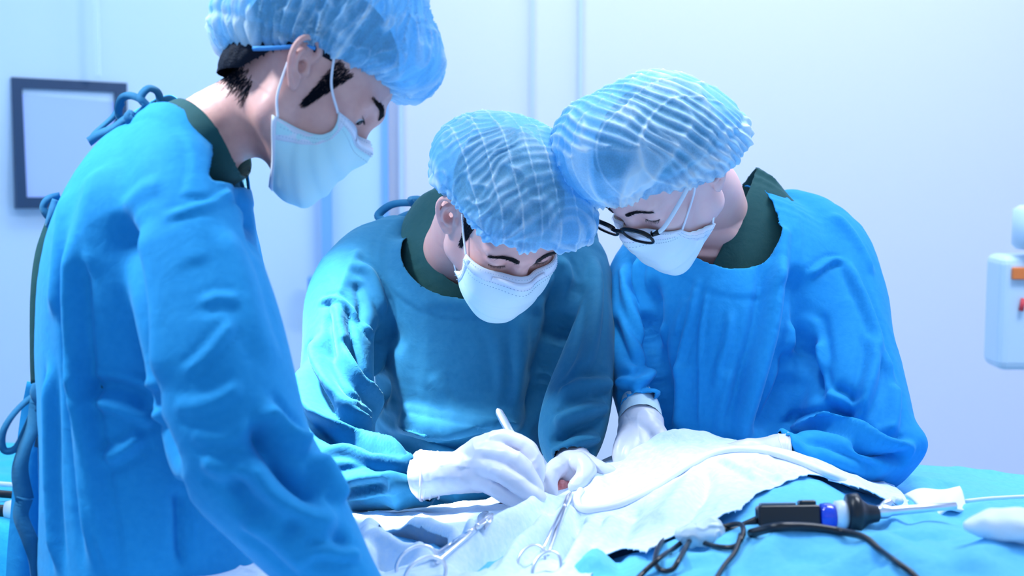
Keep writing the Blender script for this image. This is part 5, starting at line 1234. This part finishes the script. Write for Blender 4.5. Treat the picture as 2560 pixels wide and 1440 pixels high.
strip('trim_2', 959, 973, 0, 4.66, M['trim_blue'])
strip('door_1', 832, 959, 0, 4.67, M['door'], 0, 2.1, .015)
strip('trim_3', 1446, 1452, 0, 4.70, M['seam'], t=.015); strip('trim_4', 1329, 1333, 0, 4.70, M['seam'], t=.015)
strip('trim_5', 1000, 1012, 0, 4.70, M['seam'], t=.015)
d0 = dep(258); o = strip('trim_6', 252, 264, 0, d0-.06, M['seam_light'], z0=P(258, 190, d0-.06)[2], t=.01)
# light box on the left wall
t_ = empty('light_box', P(170, 520, dep(170)-.04), 'dark framed light box hanging on the wall behind the standing assistant', 'light box')
q = [P(25, 195, dep(25)-.03), P(313, 210, dep(313)-.03), P(316, 520, dep(316)-.03), P(40, 521, dep(40)-.03)]
nn = norm(np.cross(q[1]-q[0], q[3]-q[0])); nn = nn if nn@(CAM-q[0]) > 0 else -nn
i_ = [P(52, 222, dep(52)-.03), P(283, 232, dep(283)-.03), P(287, 494, dep(287)-.03), P(64, 494, dep(64)-.03)]
V = [x+nn*.02 for x in q]+[x+nn*.02 for x in i_]+[x-nn*.03 for x in q]+[x+nn*.008 for x in i_]
F = []
for k in range(4): l = (k+1) % 4; F += [(k, l, 4+l, 4+k), (8+k, 8+l, l, k), (4+k, 4+l, 12+l, 12+k)]
F.append((8, 9, 10, 11)); o = mesh_obj('frame', V, F, M['frame_navy'], t_, smooth=False)
mesh_obj('screen', [x+nn*.007 for x in i_], [(0, 1, 2, 3)], M['screen'], t_, smooth=False)
# small handle box on the wall edge behind the surgeon's shoulder
a = P(795, 728, 4.50); o = MB().box(a-np.array([.03, .03, .05]), a+np.array([.03, .03, .05])).build('wall_box', M['trim_dark'], smooth=False, bevel=.01)
tag(o, 'small blue box on the wall corner behind the bending surgeon', 'wall box')
# equipment tower at the right edge
d = 3.3; c = P(2640, 800, d); t_ = empty('equipment_tower', (c[0], c[1], 0), 'blurred white equipment tower with an orange label at the right edge', 'medical equipment')
f_ = c[1]
x0 = P(2500, 800, d)[0]; x1 = x0+.5; Z = lambda py: P(2540, py, d)[2]
MB().box((x0, f_, Z(930)), (x1, f_+.12, Z(640))).build('monitor_housing', M['tower'], t_, smooth=False, bevel=.02)
MB().box((P(2524, 800, d)[0], f_-.012, Z(697)), (x1, f_+.01, Z(667))).build('orange_label', M['orange'], t_, smooth=False, bevel=.003)
MB().tube([P(2549, 776, d)-[0, .01, 0], P(2555, 745, d)-[0, .01, 0]], .006, 8, sub=1).build('red_mark', M['red'], t_)
MB().lathe([(0, .045), (.01, .055), (.09, .055), (.1, .04)], P(2590, 622, d), (0, 0, 1), 24).build('round_top', M['tower'], t_)
MB().box((x0+.2, f_+.02, .1), (x1-.1, f_+.10, Z(930))).build('column', M['tower'], t_, smooth=False, bevel=.01)
MB().box((x0+.03, f_-.05, .0), (x1, f_+.4, .1)).build('base', M['tower'], t_, smooth=False, bevel=.02)
# instrument trolley behind the standing assistant
zt_ = P(10, 1180, 2.75)[2]; c = P(-60, 1300, 2.6); t_ = empty('instrument_trolley', (c[0], c[1], 0), 'blue draped instrument trolley behind the standing assistant at the left edge', 'trolley')
ztop = P(10, 1302, 2.42)[2]; yF = P(10, 1302, 2.42)[1]; xR = P(190, 1302, 2.42)[0]
U_, Vv = np.meshgrid(np.linspace(-1.1, 0, 120), np.linspace(0, .95, 100), indexing='ij'); X = xR+U_; over = np.maximum(Vv-.45, 0)
Y = yF+.62-Vv.clip(0, .45)*1.38-.01*np.sin(U_*40)*(over > 0)-.03*(1-np.exp(-over/.03)); Zz = ztop-over*1.1+.004*np.sin(U_*31+Vv*17)+.003*np.sin(Vv*70+U_*5)*(over == 0)
n1, n2 = X.shape; V = np.stack([X, Y, Zz], -1).reshape(-1, 3); V[:, 2] += .004*noise(V*np.array([9, 30, 9]), 6)
F = np.array([(i*n2+j, i*n2+j+1, (i+1)*n2+j+1, (i+1)*n2+j) for i in range(n1-1) for j in range(n2-1)])
o = mesh_obj('trolley_drape', V, F, M['drape_cyan'], t_); solidify(o, .002, 0)
MB().box((xR-1.05, yF+.02, ztop-.04), (xR-.03, yF+.6, ztop-.01)).build('trolley_top', M['steel'], t_, smooth=False)
for xx in (xR-1.0, xR-.08):
    for yy in (yF+.06, yF+.55): MB().tube([(xx, yy, 0), (xx, yy, ztop-.03)], .014, 10, sub=1).build('leg', M['steel'], t_)
zz = ztop+.012
m = MB().tube([P(-90, 1226, 2.52), P(60, 1240, 2.52)], .007, 8, sub=1); tag(m.build('black_rod', M['black_plastic']), 'black rod lying across the instrument trolley at the left edge', 'instrument')
m = MB().tube([P(-90, 1203, 2.58), P(60, 1215, 2.58)], .005, 8, sub=1); tag(m.build('grey_rod', M['white_plastic']), 'thin grey rod lying behind the black rod on the trolley', 'instrument')
t_ = empty('suction_wand', P(20, 1292, 2.46), 'white plastic suction handle with black tip on the trolley edge', 'instrument')
MB().lathe([(0, .006), (.002, .015), (.018, .019), (.03, .019), (.034, .026), (.040, .028), (.044, .020)], P(12, 1275, 2.46), RT, 20).build('handle_body', M['white_plastic'], t_)
MB().lathe([(-.03, .008), (-.028, .012), (.002, .012), (.004, .008)], P(10, 1279, 2.46), RT, 16).build('tip', M['black_plastic'], t_)
# ceiling panels and operating lamps, added above the frame as fixtures for the lights
def panel(x, y):
    t = empty('added_ceiling_panel', (x, y, 2.95), 'flat ceiling light panel, unseen fixture added for an area light', 'ceiling light', 'added ceiling light panels')
    MB().box((x-.62, y-.32, 2.955), (x+.62, y+.32, 3.0)).build('frame', M['white_plastic'], t, smooth=False); MB().box((x-.58, y-.28, 2.945), (x+.58, y+.28, 2.956)).build('diffuser', M['lamp_glass'], t, smooth=False)
for x, y in ((-.9, 1.9), (1.3, 2.3), (.3, 4.0), (1.5, 4.0), (-.6, 3.4)): panel(x, y)  # the far panels stand in for the added wall lights

def lamp(loc, target, n):
    loc = np.array(loc, float); ax = norm(np.array(target, float)-loc)
    t = empty('surgical_lamp', loc, ['lowest round white operating lamp hanging straight above the drape opening', 'round white lamp added for the sleeve spot above the bending surgeon', 'round white operating lamp above the back of the standing assistant'][n], 'operating lamp', 'operating lamps over the table')
    b = loc-ax*.05
    MB().lathe([(-.09, .05), (-.085, .12), (-.05, .19), (.0, .215), (.012, .21), (.0, .19), (-.03, .16), (-.04, .02)], b, ax, 36).build('lamp_dome', M['white_plastic'], t)
    MB().tube([b-ax*.08, b-ax*.08+np.array([0, 0, .12]), np.array([b[0], b[1], 2.99])], .018, 10, sub=3).build('lamp_arm', M['steel'], t)
lamp((.22, 1.95, 2.42), (.20, 2.08, .98), 0); lamp((-.86, 2.08, 2.75), (-.375, 2.12, 1.12), 1); lamp((-1.35, 1.75, 2.75), (-.55, 1.9, 1.3), 2)
